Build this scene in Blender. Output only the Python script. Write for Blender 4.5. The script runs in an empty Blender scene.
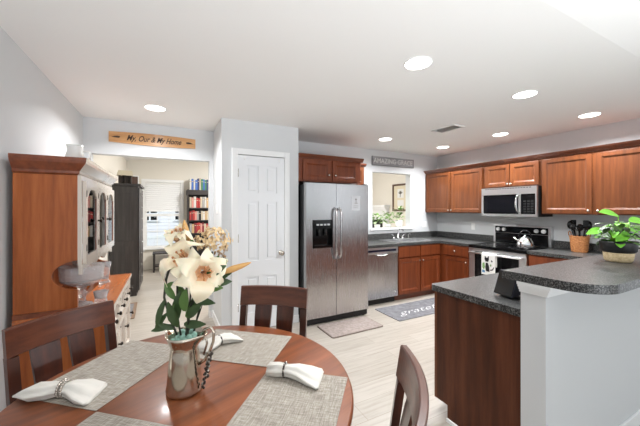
import bpy, bmesh, math, random
from mathutils import Vector, Matrix
random.seed(7)
PI = math.pi
R = math.radians
SC = bpy.context.scene
COL = SC.collection

# ------------------------------------------------------------------ camera, world, daylight, exposure
CAM_H = 1.42
YAW = R(-27.24)
cd = bpy.data.cameras.new('camera'); cam = bpy.data.objects.new('camera', cd); COL.objects.link(cam)
cam.location = (0, 0, CAM_H); cam.rotation_euler = (PI/2, 0, YAW)
cd.sensor_width = 36; cd.lens = 296/640*36; cd.shift_y = -4/640; cd.clip_start = .02
SC.camera = cam
SC.view_settings.view_transform = 'Standard'; SC.view_settings.look = 'None'
SC.view_settings.gamma = 1; SC.view_settings.use_curve_mapping = False
SC.view_settings.exposure = 0.16
W = bpy.data.worlds.new('World'); SC.world = W; W.use_nodes = True
W.node_tree.nodes['Background'].inputs[0].default_value = (.86, .93, 1, 1)
W.node_tree.nodes['Background'].inputs[1].default_value = .8

def area(name, loc, rot, sx, sy, power, col=(1, 1, 1), shape='RECTANGLE', spread=PI):
    l = bpy.data.lights.new(name, 'AREA'); l.shape = shape; l.size = sx
    if shape == 'RECTANGLE': l.size_y = sy
    l.energy = power; l.color = col; l.spread = spread
    o = bpy.data.objects.new(name, l); COL.objects.link(o); o.location = loc; o.rotation_euler = rot
    return o
# daylight entering by the windows behind the camera and from the side
area('daylight_rear', (1.6, -3.1, 1.45), (R(90), 0, 0), 4.6, 2.3, 14, (.88, .94, 1))
area('daylight_side', (4.55, -1.2, 1.5), (R(90), 0, R(90)), 2.6, 2.2, 16, (.88, .94, 1))
area('far_room_fill', (2.6, 7.85, 1.4), (R(-90), 0, 0), 2.4, 1.8, 60, (1, .97, .92))  # added fill for the room beyond, against a solid wall without a window
area('living_fill', (1.6, 6.0, 2.75), (0, 0, 0), .5, .5, 100, (1, .98, .95), 'DISK')  # unseen overhead light added to brighten the far cream wall; no fitting there
# added fill behind the camera, aimed up to brighten the ceiling; no lamp there
area('ceiling_fill', (.75, -1.8, 1.05), (R(133), 0, 0), 3.4, 1.2, 58, (.92, .96, 1), spread=R(92))
# sun on the houses outside the far window
sl = bpy.data.lights.new('sun', 'SUN'); sl.energy = 3.5; sl.angle = R(3); so = bpy.data.objects.new('sun', sl); COL.objects.link(so); so.rotation_euler = (R(32), 0, R(-12))

# ------------------------------------------------------------------ materials
def lin(c):
    return tuple(((v/255)/12.92 if v/255 <= .04045 else ((v/255+.055)/1.055)**2.4) for v in c) + (1,)
def mat(name, col, rough=.5, metal=0, **kw):
    m = bpy.data.materials.new(name); m.use_nodes = True
    b = m.node_tree.nodes['Principled BSDF']
    b.inputs['Base Color'].default_value = lin(col); b.inputs['Roughness'].default_value = rough
    b.inputs['Metallic'].default_value = metal
    for k, v in kw.items(): b.inputs[k.replace('_', ' ')].default_value = v
    return m
def nodes(m): return m.node_tree.nodes, m.node_tree.links, m.node_tree.nodes['Principled BSDF']
def coords(m, scale=(1, 1, 1), rot=(0, 0, 0)):
    n, l, b = nodes(m)
    t = n.new('ShaderNodeTexCoord'); mp = n.new('ShaderNodeMapping')
    mp.inputs['Scale'].default_value = scale; mp.inputs['Rotation'].default_value = rot
    l.new(t.outputs['Object'], mp.inputs[0]); return mp.outputs[0]
def ramp(m, fac, stops):
    n, l, b = nodes(m); r = n.new('ShaderNodeValToRGB'); e = r.color_ramp.elements
    while len(e) < len(stops): e.new(.5)
    for i, (p, c) in enumerate(stops): e[i].position = p; e[i].color = lin(c)
    l.new(fac, r.inputs[0]); return r.outputs[0]
def noise(m, vec, scale=5, detail=4, rough=.6):
    n, l, b = nodes(m); t = n.new('ShaderNodeTexNoise')
    t.inputs['Scale'].default_value = scale; t.inputs['Detail'].default_value = detail; t.inputs['Roughness'].default_value = rough
    l.new(vec, t.inputs['Vector']); return t.outputs[0]
def bump(m, fac, strength=.2, dist=.01):
    n, l, b = nodes(m); t = n.new('ShaderNodeBump'); t.inputs['Strength'].default_value = strength; t.inputs['Distance'].default_value = dist
    l.new(fac, t.inputs['Height']); l.new(t.outputs[0], b.inputs['Normal'])
def wood(name, dark, mid, light, axis='z', rough=.35, coat=.25, scale=1.0, spec=.5):
    m = mat(name, mid, rough, Coat_Weight=coat, Coat_Roughness=.15, Specular_IOR_Level=spec)
    n, l, b = nodes(m)
    s = {'z': (14, 14, 1.1), 'x': (1.1, 14, 14), 'y': (14, 1.1, 14)}[axis]
    v = coords(m, tuple(k*scale for k in s)); f = noise(m, v, 1.6, 6, .65)
    l.new(ramp(m, f, [(.28, dark), (.5, mid), (.75, light)]), b.inputs['Base Color'])
    bump(m, f, .05, .004); return m
def metal_brushed(name, col, rough=.3, axis='x'):
    m = mat(name, col, rough, 1.0); n, l, b = nodes(m)
    s = {'x': (1.5, 80, 80), 'z': (80, 80, 1.5)}[axis]
    f = noise(m, coords(m, s), 3, 3); mr = n.new('ShaderNodeMapRange')
    mr.inputs[3].default_value = rough*.94; mr.inputs[4].default_value = rough*1.06
    l.new(f, mr.inputs[0]); l.new(mr.outputs[0], b.inputs['Roughness']); return m
def glass(name, col=(255, 255, 255), rough=0.0, ior=1.45):
    return mat(name, col, rough, 0, Transmission_Weight=1.0, IOR=ior)

M = {}
M['wall'] = mat('wall_paint', (210, 212, 213), .85)
M['warm_wall'] = mat('warm_wall_paint', (226, 221, 211), .85)
M['ceiling'] = mat('ceiling_paint', (238, 237, 235), .9)
M['trim'] = mat('white_trim', (236, 237, 237), .4)
M['door'] = mat('door_paint', (232, 234, 236), .4)
for k in ('wall', 'warm_wall', 'ceiling'):
    bump(M[k], noise(M[k], coords(M[k]), 160, 2), .04, .002)
M['cab'] = wood('cabinet_cherry', (82, 43, 19), (101, 54, 25), (116, 66, 33), 'z', .42, .05, 1.0, .35)
M['cab_dark'] = wood('cabinet_edge_cherry', (84, 40, 20), (104, 52, 28), (124, 64, 36), 'x', .38, .2)
M['cab_base'] = wood('base_cabinet_cherry', (92, 42, 20), (114, 55, 27), (130, 66, 35), 'z', .42, .05, 1.0, .35)
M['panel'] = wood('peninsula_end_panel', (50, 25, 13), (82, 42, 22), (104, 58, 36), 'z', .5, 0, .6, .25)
M['hutch'] = wood('hutch_side_wood', (130, 66, 28), (162, 87, 41), (182, 107, 56), 'z', .4, .05, 1.0, .35)
M['hutch_crown'] = wood('hutch_crown_wood', (92, 44, 20), (120, 60, 32), (140, 76, 42), 'x', .35, .3)
M['hutch_top'] = wood('hutch_top_wood', (146, 76, 36), (172, 96, 50), (192, 116, 66), 'x', .25, .4)
M['hutch_sheen'] = mat('hutch_painted_sheen', (206, 192, 178), .25, 0, Coat_Weight=1, Coat_Roughness=.1, Coat_IOR=1.8)  # window glare on the brown wood, put into a pale base colour
M['table'] = wood('table_cherry', (96, 48, 22), (128, 68, 32), (156, 88, 50), 'x', .4, .2, .8)
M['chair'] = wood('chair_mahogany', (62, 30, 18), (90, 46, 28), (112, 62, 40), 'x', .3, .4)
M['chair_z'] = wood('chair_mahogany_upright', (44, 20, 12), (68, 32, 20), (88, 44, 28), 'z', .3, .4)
M['armoire'] = wood('armoire_dark_wood', (34, 30, 28), (48, 44, 42), (66, 60, 57), 'z', .45, .2)
M['bookcase'] = mat('bookcase_dark', (46, 40, 38), .45)
M['steel'] = metal_brushed('stainless_steel', (222, 222, 223), .34, 'x')
M['steel_dark'] = metal_brushed('stainless_steel_vertical', (192, 191, 192), .27, 'z')
M['chrome'] = mat('chrome', (220, 220, 222), .08, 1)
M['pewter'] = mat('pitcher_polished_metal', (196, 186, 172), .12, 1)
M['nickel'] = mat('satin_nickel', (200, 192, 182), .25, 1)
M['black'] = mat('black_gloss', (12, 12, 13), .12)
M['black_matte'] = mat('black_matte', (18, 18, 19), .5)
M['navy'] = mat('charcoal_fabric', (34, 37, 50), .7)
M['knob_dark'] = mat('dark_bronze', (50, 42, 36), .35, .8)
M['white_plastic'] = mat('white_plastic', (238, 238, 236), .35)
M['white_ceramic'] = mat('white_ceramic', (240, 240, 236), .12)
M['glass'] = glass('clear_glass')
M['cut_glass'] = mat('cut_glass', (250, 250, 252), .03, 0, Transmission_Weight=.8, IOR=1.42)
bump(M['cut_glass'], noise(M['cut_glass'], coords(M['cut_glass']), 70, 1), .8, .006)
def sheet_glass(name, tint, refl):
    m = bpy.data.materials.new(name); m.use_nodes = True; n, l = m.node_tree.nodes, m.node_tree.links; n.remove(n['Principled BSDF'])
    tr = n.new('ShaderNodeBsdfTransparent'); tr.inputs[0].default_value = lin(tint); gl = n.new('ShaderNodeBsdfGlossy'); gl.inputs['Roughness'].default_value = .02
    fr = n.new('ShaderNodeFresnel'); fr.inputs[0].default_value = refl; mx = n.new('ShaderNodeMixShader')
    l.new(fr.outputs[0], mx.inputs[0]); l.new(tr.outputs[0], mx.inputs[1]); l.new(gl.outputs[0], mx.inputs[2]); l.new(mx.outputs[0], n['Material Output'].inputs[0]); return m
M['pane'] = sheet_glass('window_pane', (250, 252, 255), 1.2)
M['cabinet_glass'] = sheet_glass('cabinet_glass', (225, 232, 240), 1.9)
M['mint'] = mat('mint_glass_pebbles', (176, 222, 204), .2, 0, Transmission_Weight=.4)
M['petal'] = mat('lily_petal', (240, 226, 198), .55, 0, Subsurface_Weight=.15)
M['petal_blush'] = mat('lily_blush', (240, 222, 192), .55, 0, Subsurface_Weight=.15)
M['petal_tip'] = mat('lily_throat', (226, 178, 136), .6)
M['stamen'] = mat('stamen', (190, 128, 78), .6)
M['bud'] = mat('lily_bud', (206, 158, 96), .6)
M['hydrangea'] = mat('dried_hydrangea', (226, 198, 154), .7)
M['leaf_dark'] = mat('dark_leaf', (52, 74, 36), .45)
M['leaf_mid'] = mat('mid_leaf', (84, 116, 56), .45)
M['leaf_bright'] = mat('bright_leaf', (120, 190, 60), .4, 0, Subsurface_Weight=.1)
M['leaf_var'] = mat('variegated_leaf', (130, 170, 92), .45)
M['leaf_pale'] = mat('pale_leaf', (214, 226, 190), .5)
M['stem'] = mat('dark_stem', (44, 46, 34), .6)
M['berry'] = mat('tan_berries', (168, 138, 104), .6)
M['soil'] = mat('soil', (46, 34, 26), .9)
M['napkin'] = mat('napkin_linen', (222, 218, 210), .85)
bump(M['napkin'], noise(M['napkin'], coords(M['napkin']), 420, 2), .15, .002)
M['bead_dark'] = mat('dark_beads', (54, 44, 38), .3, .4)
M['bead_light'] = mat('silver_beads', (190, 182, 172), .25, .7)
M['wicker'] = wood('wicker', (150, 92, 48), (186, 122, 70), (208, 150, 98), 'x', .6, 0, 3)
M['jute'] = wood('jute', (176, 150, 110), (206, 184, 144), (224, 206, 170), 'x', .8, 0, 4)
M['towel'] = mat('towel_cotton', (236, 236, 232), .9)
M['blue'] = mat('blue_print', (90, 140, 180), .8)
M['green_print'] = mat('green_print', (130, 168, 110), .8)
M['paper'] = mat('paper', (196, 198, 202), .6)
M['sign_wood'] = wood('sign_wood', (176, 122, 72), (204, 152, 98), (218, 172, 118), 'x', .3, .5)
M['sign_ink'] = mat('sign_ink', (62, 38, 22), .5)
M['sign_grey'] = wood('grey_sign_wood', (112, 112, 114), (152, 152, 154), (186, 186, 188), 'x', .6, 0)
M['sign_white'] = mat('sign_white', (222, 222, 220), .6)
M['rug_taupe'] = mat('taupe_mat', (150, 138, 130), .9)
M['rug_edge'] = mat('mat_edge', (110, 96, 88), .9)
M['rug_grey'] = mat('grey_mat', (112, 112, 116), .8)
M['rug_brown'] = mat('brown_rug', (126, 104, 86), .95)
M['frame_dark'] = mat('picture_frame_brown', (84, 54, 36), .4)
M['print'] = mat('picture_print', (214, 204, 180), .7)
M['print_ink'] = mat('picture_ink', (120, 116, 108), .8)
M['blind'] = mat('blind_fabric', (240, 240, 240), .8, 0, Transmission_Weight=.15)
M['siding'] = mat('house_siding', (236, 236, 237), .8)
M['roof'] = mat('house_roof', (110, 110, 116), .9)
M['lamp'] = bpy.data.materials.new('lamp_lens'); M['lamp'].use_nodes = True
_n, _l, _b = nodes(M['lamp']); _b.inputs['Emission Color'].default_value = (1, .98, .95, 1); _b.inputs['Emission Strength'].default_value = 9
# speckled laminate
def laminate():
    m = mat('grey_laminate', (96, 95, 94), .32, 0, Specular_IOR_Level=.35); n, l, b = nodes(m)
    v = coords(m); f = noise(m, v, 130, 3, .8); g = noise(m, v, 40, 3, .6)
    a = ramp(m, f, [(.4, (20, 21, 22)), (.5, (60, 62, 64)), (.6, (130, 131, 130))])
    c = ramp(m, g, [(.3, (180, 178, 176)), (.7, (255, 252, 248))])
    mx = n.new('ShaderNodeMix'); mx.data_type = 'RGBA'; mx.blend_type = 'MULTIPLY'; mx.inputs[0].default_value = 1
    l.new(a, mx.inputs[6]); l.new(c, mx.inputs[7]); l.new(mx.outputs[2], b.inputs['Base Color']); return m
M['laminate'] = laminate()
def floor_mat():
    m = mat('pale_plank_floor', (200, 190, 176), .32); n, l, b = nodes(m)
    v = coords(m); br = n.new('ShaderNodeTexBrick'); l.new(v, br.inputs['Vector'])
    br.inputs['Scale'].default_value = 1; br.inputs['Brick Width'].default_value = 1.2; br.inputs['Row Height'].default_value = .18
    br.inputs['Mortar Size'].default_value = .0018; br.inputs['Bias'].default_value = 0; br.offset = .37
    br.inputs['Color1'].default_value = lin((186, 180, 172)); br.inputs['Color2'].default_value = lin((172, 165, 156)); br.inputs['Mortar'].default_value = lin((150, 140, 128))
    f = noise(m, coords(m, (1.2, 16, 1)), 2.2, 6, .65); g = ramp(m, f, [(.3, (196, 188, 178)), (.55, (240, 237, 232)), (.8, (255, 255, 255))])
    mx = n.new('ShaderNodeMix'); mx.data_type = 'RGBA'; mx.blend_type = 'MULTIPLY'; mx.inputs[0].default_value = .6
    l.new(br.outputs[0], mx.inputs[6]); l.new(g, mx.inputs[7]); l.new(mx.outputs[2], b.inputs['Base Color']); return m
M['floor'] = floor_mat()
def woven():
    m = mat('woven_placemat', (190, 182, 170), .8); n, l, b = nodes(m)
    f = noise(m, coords(m, (18, 260, 1)), 1, 3, .7); g = noise(m, coords(m, (260, 18, 1)), 1, 3, .7)
    ad = n.new('ShaderNodeMath'); l.new(f, ad.inputs[0]); l.new(g, ad.inputs[1])
    hf = n.new('ShaderNodeMath'); hf.operation = 'MULTIPLY'; hf.inputs[1].default_value = .5; l.new(ad.outputs[0], hf.inputs[0])
    l.new(ramp(m, hf.outputs[0], [(.36, (118, 109, 98)), (.5, (160, 152, 141)), (.62, (192, 185, 174))]), b.inputs['Base Color'])
    bump(m, hf.outputs[0], .3, .002); return m
M['woven'] = woven()
def mottled(name, c1, c2, scale):
    m = mat(name, c1, .9); n, l, b = nodes(m)
    l.new(ramp(m, noise(m, coords(m), scale, 5, .7), [(.35, c1), (.65, c2)]), b.inputs['Base Color']); return m
M['rug_grey'] = mottled('grey_mat', (96, 96, 100), (126, 126, 130), 14)
M['rug_taupe'] = mottled('taupe_mat', (134, 122, 116), (164, 152, 146), 30)

# ------------------------------------------------------------------ mesh builder
class MB:
    def __init__(s): s.bm = bmesh.new(); s.mats = []
    def mi(s, m):
        if m not in s.mats: s.mats.append(m)
        return s.mats.index(m)
    def _fin(s, faces, m, smooth):
        i = s.mi(m) if m else 0
        for f in faces: f.material_index = i; f.smooth = smooth
    def box(s, x0, x1, y0, y1, z0, z1, m=None, bev=0, seg=2, rot=None, smooth=False):
        vs = [s.bm.verts.new((x, y, z)) for x in (x0, x1) for y in (y0, y1) for z in (z0, z1)]
        q = [(0, 1, 3, 2), (4, 6, 7, 5), (0, 4, 5, 1), (2, 3, 7, 6), (0, 2, 6, 4), (1, 5, 7, 3)]
        fs = [s.bm.faces.new([vs[i] for i in k]) for k in q]
        if bev:
            es = list({e for f in fs for e in f.edges}); mi = s.mi(m) if m else 0
            for f in fs: f.material_index = mi
            r = bmesh.ops.bevel(s.bm, geom=es, offset=bev, segments=seg, affect='EDGES', profile=.6)
            for f in r['faces']: f.material_index = mi
            vs = list({v for f in r['faces'] for v in f.verts} | {v for v in vs if v.is_valid})
        else: s._fin(fs, m, smooth)
        if rot is not None: bmesh.ops.transform(s.bm, matrix=rot, verts=vs)
        return s
    def loft(s, rings, m=None, smooth=True, cap=True, closed=True):
        rv = [[s.bm.verts.new(p) for p in r] for r in rings]; fs = []
        n = len(rings[0])
        for a, b in zip(rv, rv[1:]):
            for i in range(n if closed else n-1):
                j = (i+1) % n; fs.append(s.bm.faces.new((a[i], a[j], b[j], b[i])))
        s._fin(fs, m, smooth)
        if cap and closed:
            c = [s.bm.faces.new(list(reversed(rv[0]))), s.bm.faces.new(rv[-1])]; s._fin(c, m, False)
        return s
    def tube(s, pts, r, m=None, n=8, smooth=True, cap=True):
        pts = [Vector(p) for p in pts]; rings = []
        rs = r if isinstance(r, (list, tuple)) else [r]*len(pts)
        up = None
        for i, p in enumerate(pts):
            t = (pts[min(i+1, len(pts)-1)] - pts[max(i-1, 0)]).normalized()
            if up is None:
                up = Vector((0, 0, 1)) if abs(t.z) < .9 else Vector((1, 0, 0))
            a = t.cross(up).normalized(); b = a.cross(t).normalized(); up = b
            rings.append([p + a*math.cos(2*PI*k/n)*rs[i] + b*math.sin(2*PI*k/n)*rs[i] for k in range(n)])
        return s.loft(rings, m, smooth, cap)
    def lathe(s, prof, c=(0, 0, 0), m=None, n=28, smooth=True, cap=True, axis='z'):
        rings = []
        for r, z in prof:
            r = max(r, 1e-4); ring = []
            for k in range(n):
                a = 2*PI*k/n; x, y = r*math.cos(a), r*math.sin(a)
                p = {'z': (x, y, z), 'y': (x, -z, y), 'x': (z, x, y)}[axis]
                ring.append((c[0]+p[0], c[1]+p[1], c[2]+p[2]))
            rings.append(ring)
        return s.loft(rings, m, smooth, cap)
    def ball(s, c, r, m=None, sx=1, sy=1, sz=1, n=12):
        pr = [(r*math.sin(PI*i/8), -r*math.cos(PI*i/8)) for i in range(9)]
        rings = [[(c[0]+max(a, 1e-4)*math.cos(2*PI*k/n)*sx, c[1]+max(a, 1e-4)*math.sin(2*PI*k/n)*sy, c[2]+z*sz) for k in range(n)] for a, z in pr]
        return s.loft(rings, m, True)
    def prism(s, poly, z0, z1, m=None, axis='z', smooth=False):
        f = {'z': lambda p, h: (p[0], p[1], h), 'y': lambda p, h: (p[0], h, p[1]), 'x': lambda p, h: (h, p[0], p[1])}[axis]
        return s.loft([[f(p, z0) for p in poly], [f(p, z1) for p in poly]], m, smooth)
    def leaf(s, o, d, L, w, m=None, up=(0, 0, 1), bend=.25, fold=.15, n=5, two=None):
        o = Vector(o); d = Vector(d).normalized(); side = d.cross(Vector(up))
        if side.length < 1e-3: side = d.cross(Vector((1, 0, 0)))
        side.normalize(); nrm = side.cross(d).normalized()
        rows = []
        for i in range(n+1):
            t = i/n; ww = w*.5*(math.sin(PI*min(1, t*.92+.06))**.8); c = o + d*(L*t) - nrm*(bend*L*t*t)
            rows.append([s.bm.verts.new(c+side*ww+nrm*(fold*ww)), s.bm.verts.new(c), s.bm.verts.new(c-side*ww+nrm*(fold*ww))])
        fs = []
        for a, b in zip(rows, rows[1:]):
            for k in (0, 1): fs.append(s.bm.faces.new((a[k], a[k+1], b[k+1], b[k])))
        s._fin(fs, m, True)
        if two:
            i = s.mi(two)
            for f in fs[:2]: f.material_index = i
        return s
    def xf(s, mtx): bmesh.ops.transform(s.bm, matrix=mtx, verts=s.bm.verts); return s
    def build(s, name, m=None, parent=None, loc=(0, 0, 0), rotz=0):
        bmesh.ops.recalc_face_normals(s.bm, faces=s.bm.faces)
        me = bpy.data.meshes.new(name); s.bm.to_mesh(me); s.bm.free()
        if s.mats:
            for k in s.mats: me.materials.append(k)
        elif m: me.materials.append(m)
        o = bpy.data.objects.new(name, me); COL.objects.link(o); o.location = loc; o.rotation_euler = (0, 0, rotz)
        if parent: o.parent = parent
        return o
def tag(o, label, cat, group=None, kind=None):
    o['label'] = label; o['category'] = cat
    if group: o['group'] = group
    if kind: o['kind'] = kind
    return o
def thing(name, label, cat, loc=(0, 0, 0), rotz=0, group=None, kind=None):
    o = bpy.data.objects.new(name, None); COL.objects.link(o); o.location = loc; o.rotation_euler = (0, 0, rotz)
    o.empty_display_size = .1
    return tag(o, label, cat, group, kind)
def struct(name, mb, m, label, cat, parent=None):
    o = mb.build(name, m, parent); return tag(o, label, cat, None, 'structure') if not parent else o
def copy_tree(o, parent=None):
    c = o.copy(); COL.objects.link(c)
    if parent: c.parent = parent
    for ch in list(o.children): copy_tree(ch, c)
    return c
def text_mesh(name, s, size, m, parent, loc, rot, depth=.0008, shear=0, align='CENTER', sx=1, bold=0):
    cu = bpy.data.curves.new(name, 'FONT'); cu.body = s; cu.size = size; cu.extrude = depth; cu.shear = shear
    cu.align_x = align; cu.align_y = 'CENTER'; cu.offset = bold
    t = bpy.data.objects.new(name+'_tmp', cu); COL.objects.link(t)
    me = bpy.data.meshes.new_from_object(t.evaluated_get(bpy.context.evaluated_depsgraph_get()))
    bpy.data.objects.remove(t); me.materials.clear(); me.materials.append(m)
    o = bpy.data.objects.new(name, me); COL.objects.link(o); o.parent = parent; o.location = loc; o.rotation_euler = rot; o.scale = (sx, 1, 1)
    return o

# ------------------------------------------------------------------ the setting
CH = 2.44
XL, XR, YB = -.83, 4.69, 4.10
struct('floor', MB().box(XL-.12, 5.72, -3.3, 8.12, -.1, 0), M['floor'], 'pale wood plank floor running through all rooms', 'floor')
b = MB(); b.box(XL-.12, XR+.12, .79, YB+.12, CH, CH+.1)
b.prism([(.79, CH), (.79, CH+.1), (-3.3, CH+.45), (-3.3, CH+.35)], XL-.12, XR+.12, axis='x')
struct('ceiling', b, M['ceiling'], 'white flat kitchen ceiling with recessed lights', 'ceiling')
struct('wall_left', MB().box(XL-.12, XL, -3.3, YB+.12, 0, 3.7), M['wall'], 'pale grey wall behind the wooden hutch', 'wall')
struct('wall_living_left', MB().box(XL-.12, XL, YB+.12, 8.12, 0, 3.7), M['warm_wall'], 'cream wall behind the dark armoire', 'wall')
b = MB()
OX0, OX1, OZ = -.76, .485, 2.045
PX0, PX1, PZ0, PZ1 = 3.12, 3.985, 1.085, 2.06
b.box(XL, OX0, YB, YB+.12, 0, CH); b.box(OX0, OX1, YB, YB+.12, OZ, CH); b.box(OX1, PX0, YB, YB+.12, 0, CH)
b.box(PX0, PX1, YB, YB+.12, 0, PZ0-.03); b.box(PX0, PX1, YB, YB+.12, PZ1, CH); b.box(PX1, XR, YB, YB+.12, 0, CH)
struct('wall_back', b, M['wall'], 'pale grey back wall with doorway and pass-through opening', 'wall')
struct('wall_right', MB().box(XR, XR+.12, -3.3, YB+.12, 0, 3.7), M['wall'], 'pale grey wall behind range and upper cabinets', 'wall')
b = MB()
b.box(.534, .71, 3.44, 3.54, 0, CH); b.box(1.276, 1.465, 3.44, 3.54, 0, CH); b.box(.71, 1.276, 3.44, 3.54, 2.05, CH)
b.box(.534, .634, 3.54, YB, 0, CH); b.box(1.365, 1.465, 3.54, YB, 0, CH)
struct('wall_pantry', b, M['wall'], 'pale grey pantry box wall around the white door', 'wall')
b = MB()
b.box(XL, XR, -3.3, -3.18, 0, .3); b.box(XL, XR, -3.3, -3.18, 2.65, 3.7); b.box(XL, -.7, -3.3, -3.18, .3, 2.65); b.box(3.95, XR, -3.3, -3.18, .3, 2.65)
struct('wall_front', b, M['wall'], 'wall with wide window behind the viewer', 'wall')
struct('wall_peninsula', MB().box(1.64, XR, .78, .895, 0, 1.049), M['wall'], 'white painted half wall under the raised bar', 'wall')
b = MB()
def moulding_L(b, z0, z1, o0, o1):
    # stepped cap around the free end of the half wall
    for k in range(4):
        t0, t1 = k/4, (k+1)/4; e = o0+(o1-o0)*t1
        b.box(1.64-e, XR, .78-e, .7799, z0+(z1-z0)*t0, z0+(z1-z0)*t1)
        b.box(1.64-e, 1.6399, .7799, .895, z0+(z1-z0)*t0, z0+(z1-z0)*t1)
moulding_L(b, .992, 1.048, .006, .038)
struct('trim_1', b, M['trim'], 'white moulded cap on half wall beneath the bar top', 'trim')
b = MB(); b.box(1.628, XR, .766, .7799, 0, .085, bev=.004); b.box(1.628, 1.6399, .78, .895, 0, .085)
struct('baseboard_peninsula', b, M['trim'], 'white baseboard along the half wall', 'baseboard')
b = MB(); b.box(OX1, .5339, YB-.014, YB-.0001, 0, .09); b.box(.52, .5339, 3.44, YB-.014, 0, .09); b.box(.52, .654, 3.426, 3.4399, 0, .09); b.box(1.332, 1.465, 3.426, 3.4399, 0, .09)
struct('baseboard_pantry', b, M['trim'], 'white baseboard around the pantry corner', 'baseboard')
struct('baseboard_left', MB().box(XL, XL+.014, -3.1, 2.2, 0, .09), M['trim'], 'white baseboard along left wall', 'baseboard')

# door casing and door
b = MB(); b.box(.645, .712, 3.415, 3.4399, 0, 2.113, bev=.005); b.box(1.274, 1.34, 3.415, 3.4399, 0, 2.113, bev=.005); b.box(.712, 1.274, 3.415, 3.4399, 2.047, 2.113, bev=.005)
struct('trim_2', b, M['trim'], 'white casing around the pantry door', 'trim')
d = thing('door_1', 'white six-panel pantry door with satin knob', 'door', (.714, 3.43, .008), 0, None, 'structure')
DW, DH = .558, 2.032
b = MB(); st = .095; mid = .085; t0, t1 = .0, .04
rows = [(.2, .62), (.72+.09, 1.5), (1.6, DH-.115)]
xs = [(st, (DW-mid)/2), ((DW+mid)/2, DW-st)]
b.box(0, st, t0, t1, 0, DH); b.box(DW-st, DW, t0, t1, 0, DH); b.box((DW-mid)/2, (DW+mid)/2, t0, t1, 0, DH)
zc = [0]+[z for r in rows for z in r]+[DH]
for i in range(0, 8, 2):
    for x0, x1 in xs: b.box(x0, x1, t0, t1, zc[i], zc[i+1])
for z0, z1 in rows:
    for x0, x1 in xs:
        b.box(x0, x1, .014, .03, z0, z1); b.box(x0+.028, x1-.028, .004, .02, z0+.028, z1-.028, bev=.006)
b.build('leaf', M['door'], d)
b = MB(); b.lathe([(.03, 0), (.03, .006), (.012, .01), (.011, .035), (.026, .042), (.03, .055), (.024, .066), (.001, .07)], (DW-.045, 0, .88), axis='y', n=20); b.build('handle', M['nickel'], d)
for z in (.24, 1.03, 1.78):
    b = MB(); b.box(-.004, .004, -.006, .0, z, z+.09); b.tube([(0, -.008, z-.002), (0, -.008, z+.092)], .005, n=8); b.build('hinge', M['nickel'], d)
for x in (.075, .49):
    b = MB(); b.box(x-.008, x+.008, -.004, 0, DH-.05, DH-.02); b.tube([(x, -.004, DH-.045), (x, -.018, DH-.05), (x, -.02, DH-.035)], .003, n=6); b.build('hook', M['white_plastic'], d)

# living room beyond: walls, vaulted ceiling, window
WX0, WX1, WZ0, WZ1 = -.47, .28, .50, 2.05
b = MB(); Y0, Y1 = 8.0, 8.12
b.box(XL, WX0, Y0, Y1, 0, 3.7); b.box(WX1, 5.6, Y0, Y1, 0, 3.7); b.box(WX0, WX1, Y0, Y1, 0, WZ0); b.box(WX0, WX1, Y0, Y1, WZ1, 3.7)
struct('wall_living_back', b, M['warm_wall'], 'cream far wall with the shaded window', 'wall')
struct('wall_living_right', MB().box(5.6, 5.72, YB+.12, 8.12, 0, 3.7), M['warm_wall'], 'cream wall seen through the pass-through', 'wall')
b = MB(); b.prism([(XL, 2.52), (XL, 2.62), (5.6, 3.6), (5.6, 3.5)], YB+.12, 8.12, axis='y')
b.box(XL-.0, 5.6, YB+.12, YB+.22, CH, CH+.05)
struct('ceiling_living', b, M['ceiling'], 'sloped white ceiling of the room beyond the doorway', 'ceiling')
b = MB()
for x0, x1, z0, z1 in ((WX0-.07, WX0, WZ0-.07, WZ1+.07), (WX1, WX1+.07, WZ0-.07, WZ1+.07), (WX0, WX1, WZ1, WZ1+.07)): b.box(x0, x1, 7.975, 7.9999, z0, z1)
b.box(WX0-.1, WX1+.1, 7.94, 7.9999, WZ0-.03, WZ0)
struct('trim_3', b, M['trim'], 'white casing and sill of the far window', 'trim')
w = thing('window_1', 'white sash window with muntins in the far cream wall', 'window', (WX0, 8.02, WZ0), 0, None, 'structure')
ww, wh = WX1-WX0, WZ1-WZ0
b = MB()
for x0, x1, z0, z1 in ((0, .04, 0, wh), (ww-.04, ww, 0, wh), (.04, ww-.04, 0, .05), (.04, ww-.04, wh-.05, wh), (.04, ww-.04, wh/2-.03, wh/2+.03)): b.box(x0, x1, 0, .05, z0, z1)
b.build('window_frame', M['trim'], w)
b = MB()
for k in (1, 2): b.box(ww*k/3-.01, ww*k/3+.01, .012, .035, .05, wh/2-.03)
b.box(.04, ww-.04, .013, .034, .38, .4); b.build('muntin', M['trim'], w)
MB().box(.03, ww-.03, .022, .026, .03, wh-.03).build('pane', M['pane'], w)
bl = thing('window_blind', 'white pleated blind lowered halfway over the far window', 'blind', (WX0+.01, 7.985, 1.36))
b = MB(); n = 26; hh = WZ1-1.37
pts = [(0.0 + (.008 if i % 2 else 0), .02+(hh-.05)*i/n) for i in range(n+1)]
b.loft([[(0, p[0], p[1]) for p in pts], [(ww-.02, p[0], p[1]) for p in pts]], smooth=False, closed=False, cap=False); b.build('shade', M['blind'], bl)
MB().box(0, ww-.02, -.006, .018, 0, .022).build('bottom_rail', M['white_plastic'], bl)
MB().box(0, ww-.02, -.006, .02, hh-.03, hh).build('head_rail', M['white_plastic'], bl)
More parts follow.
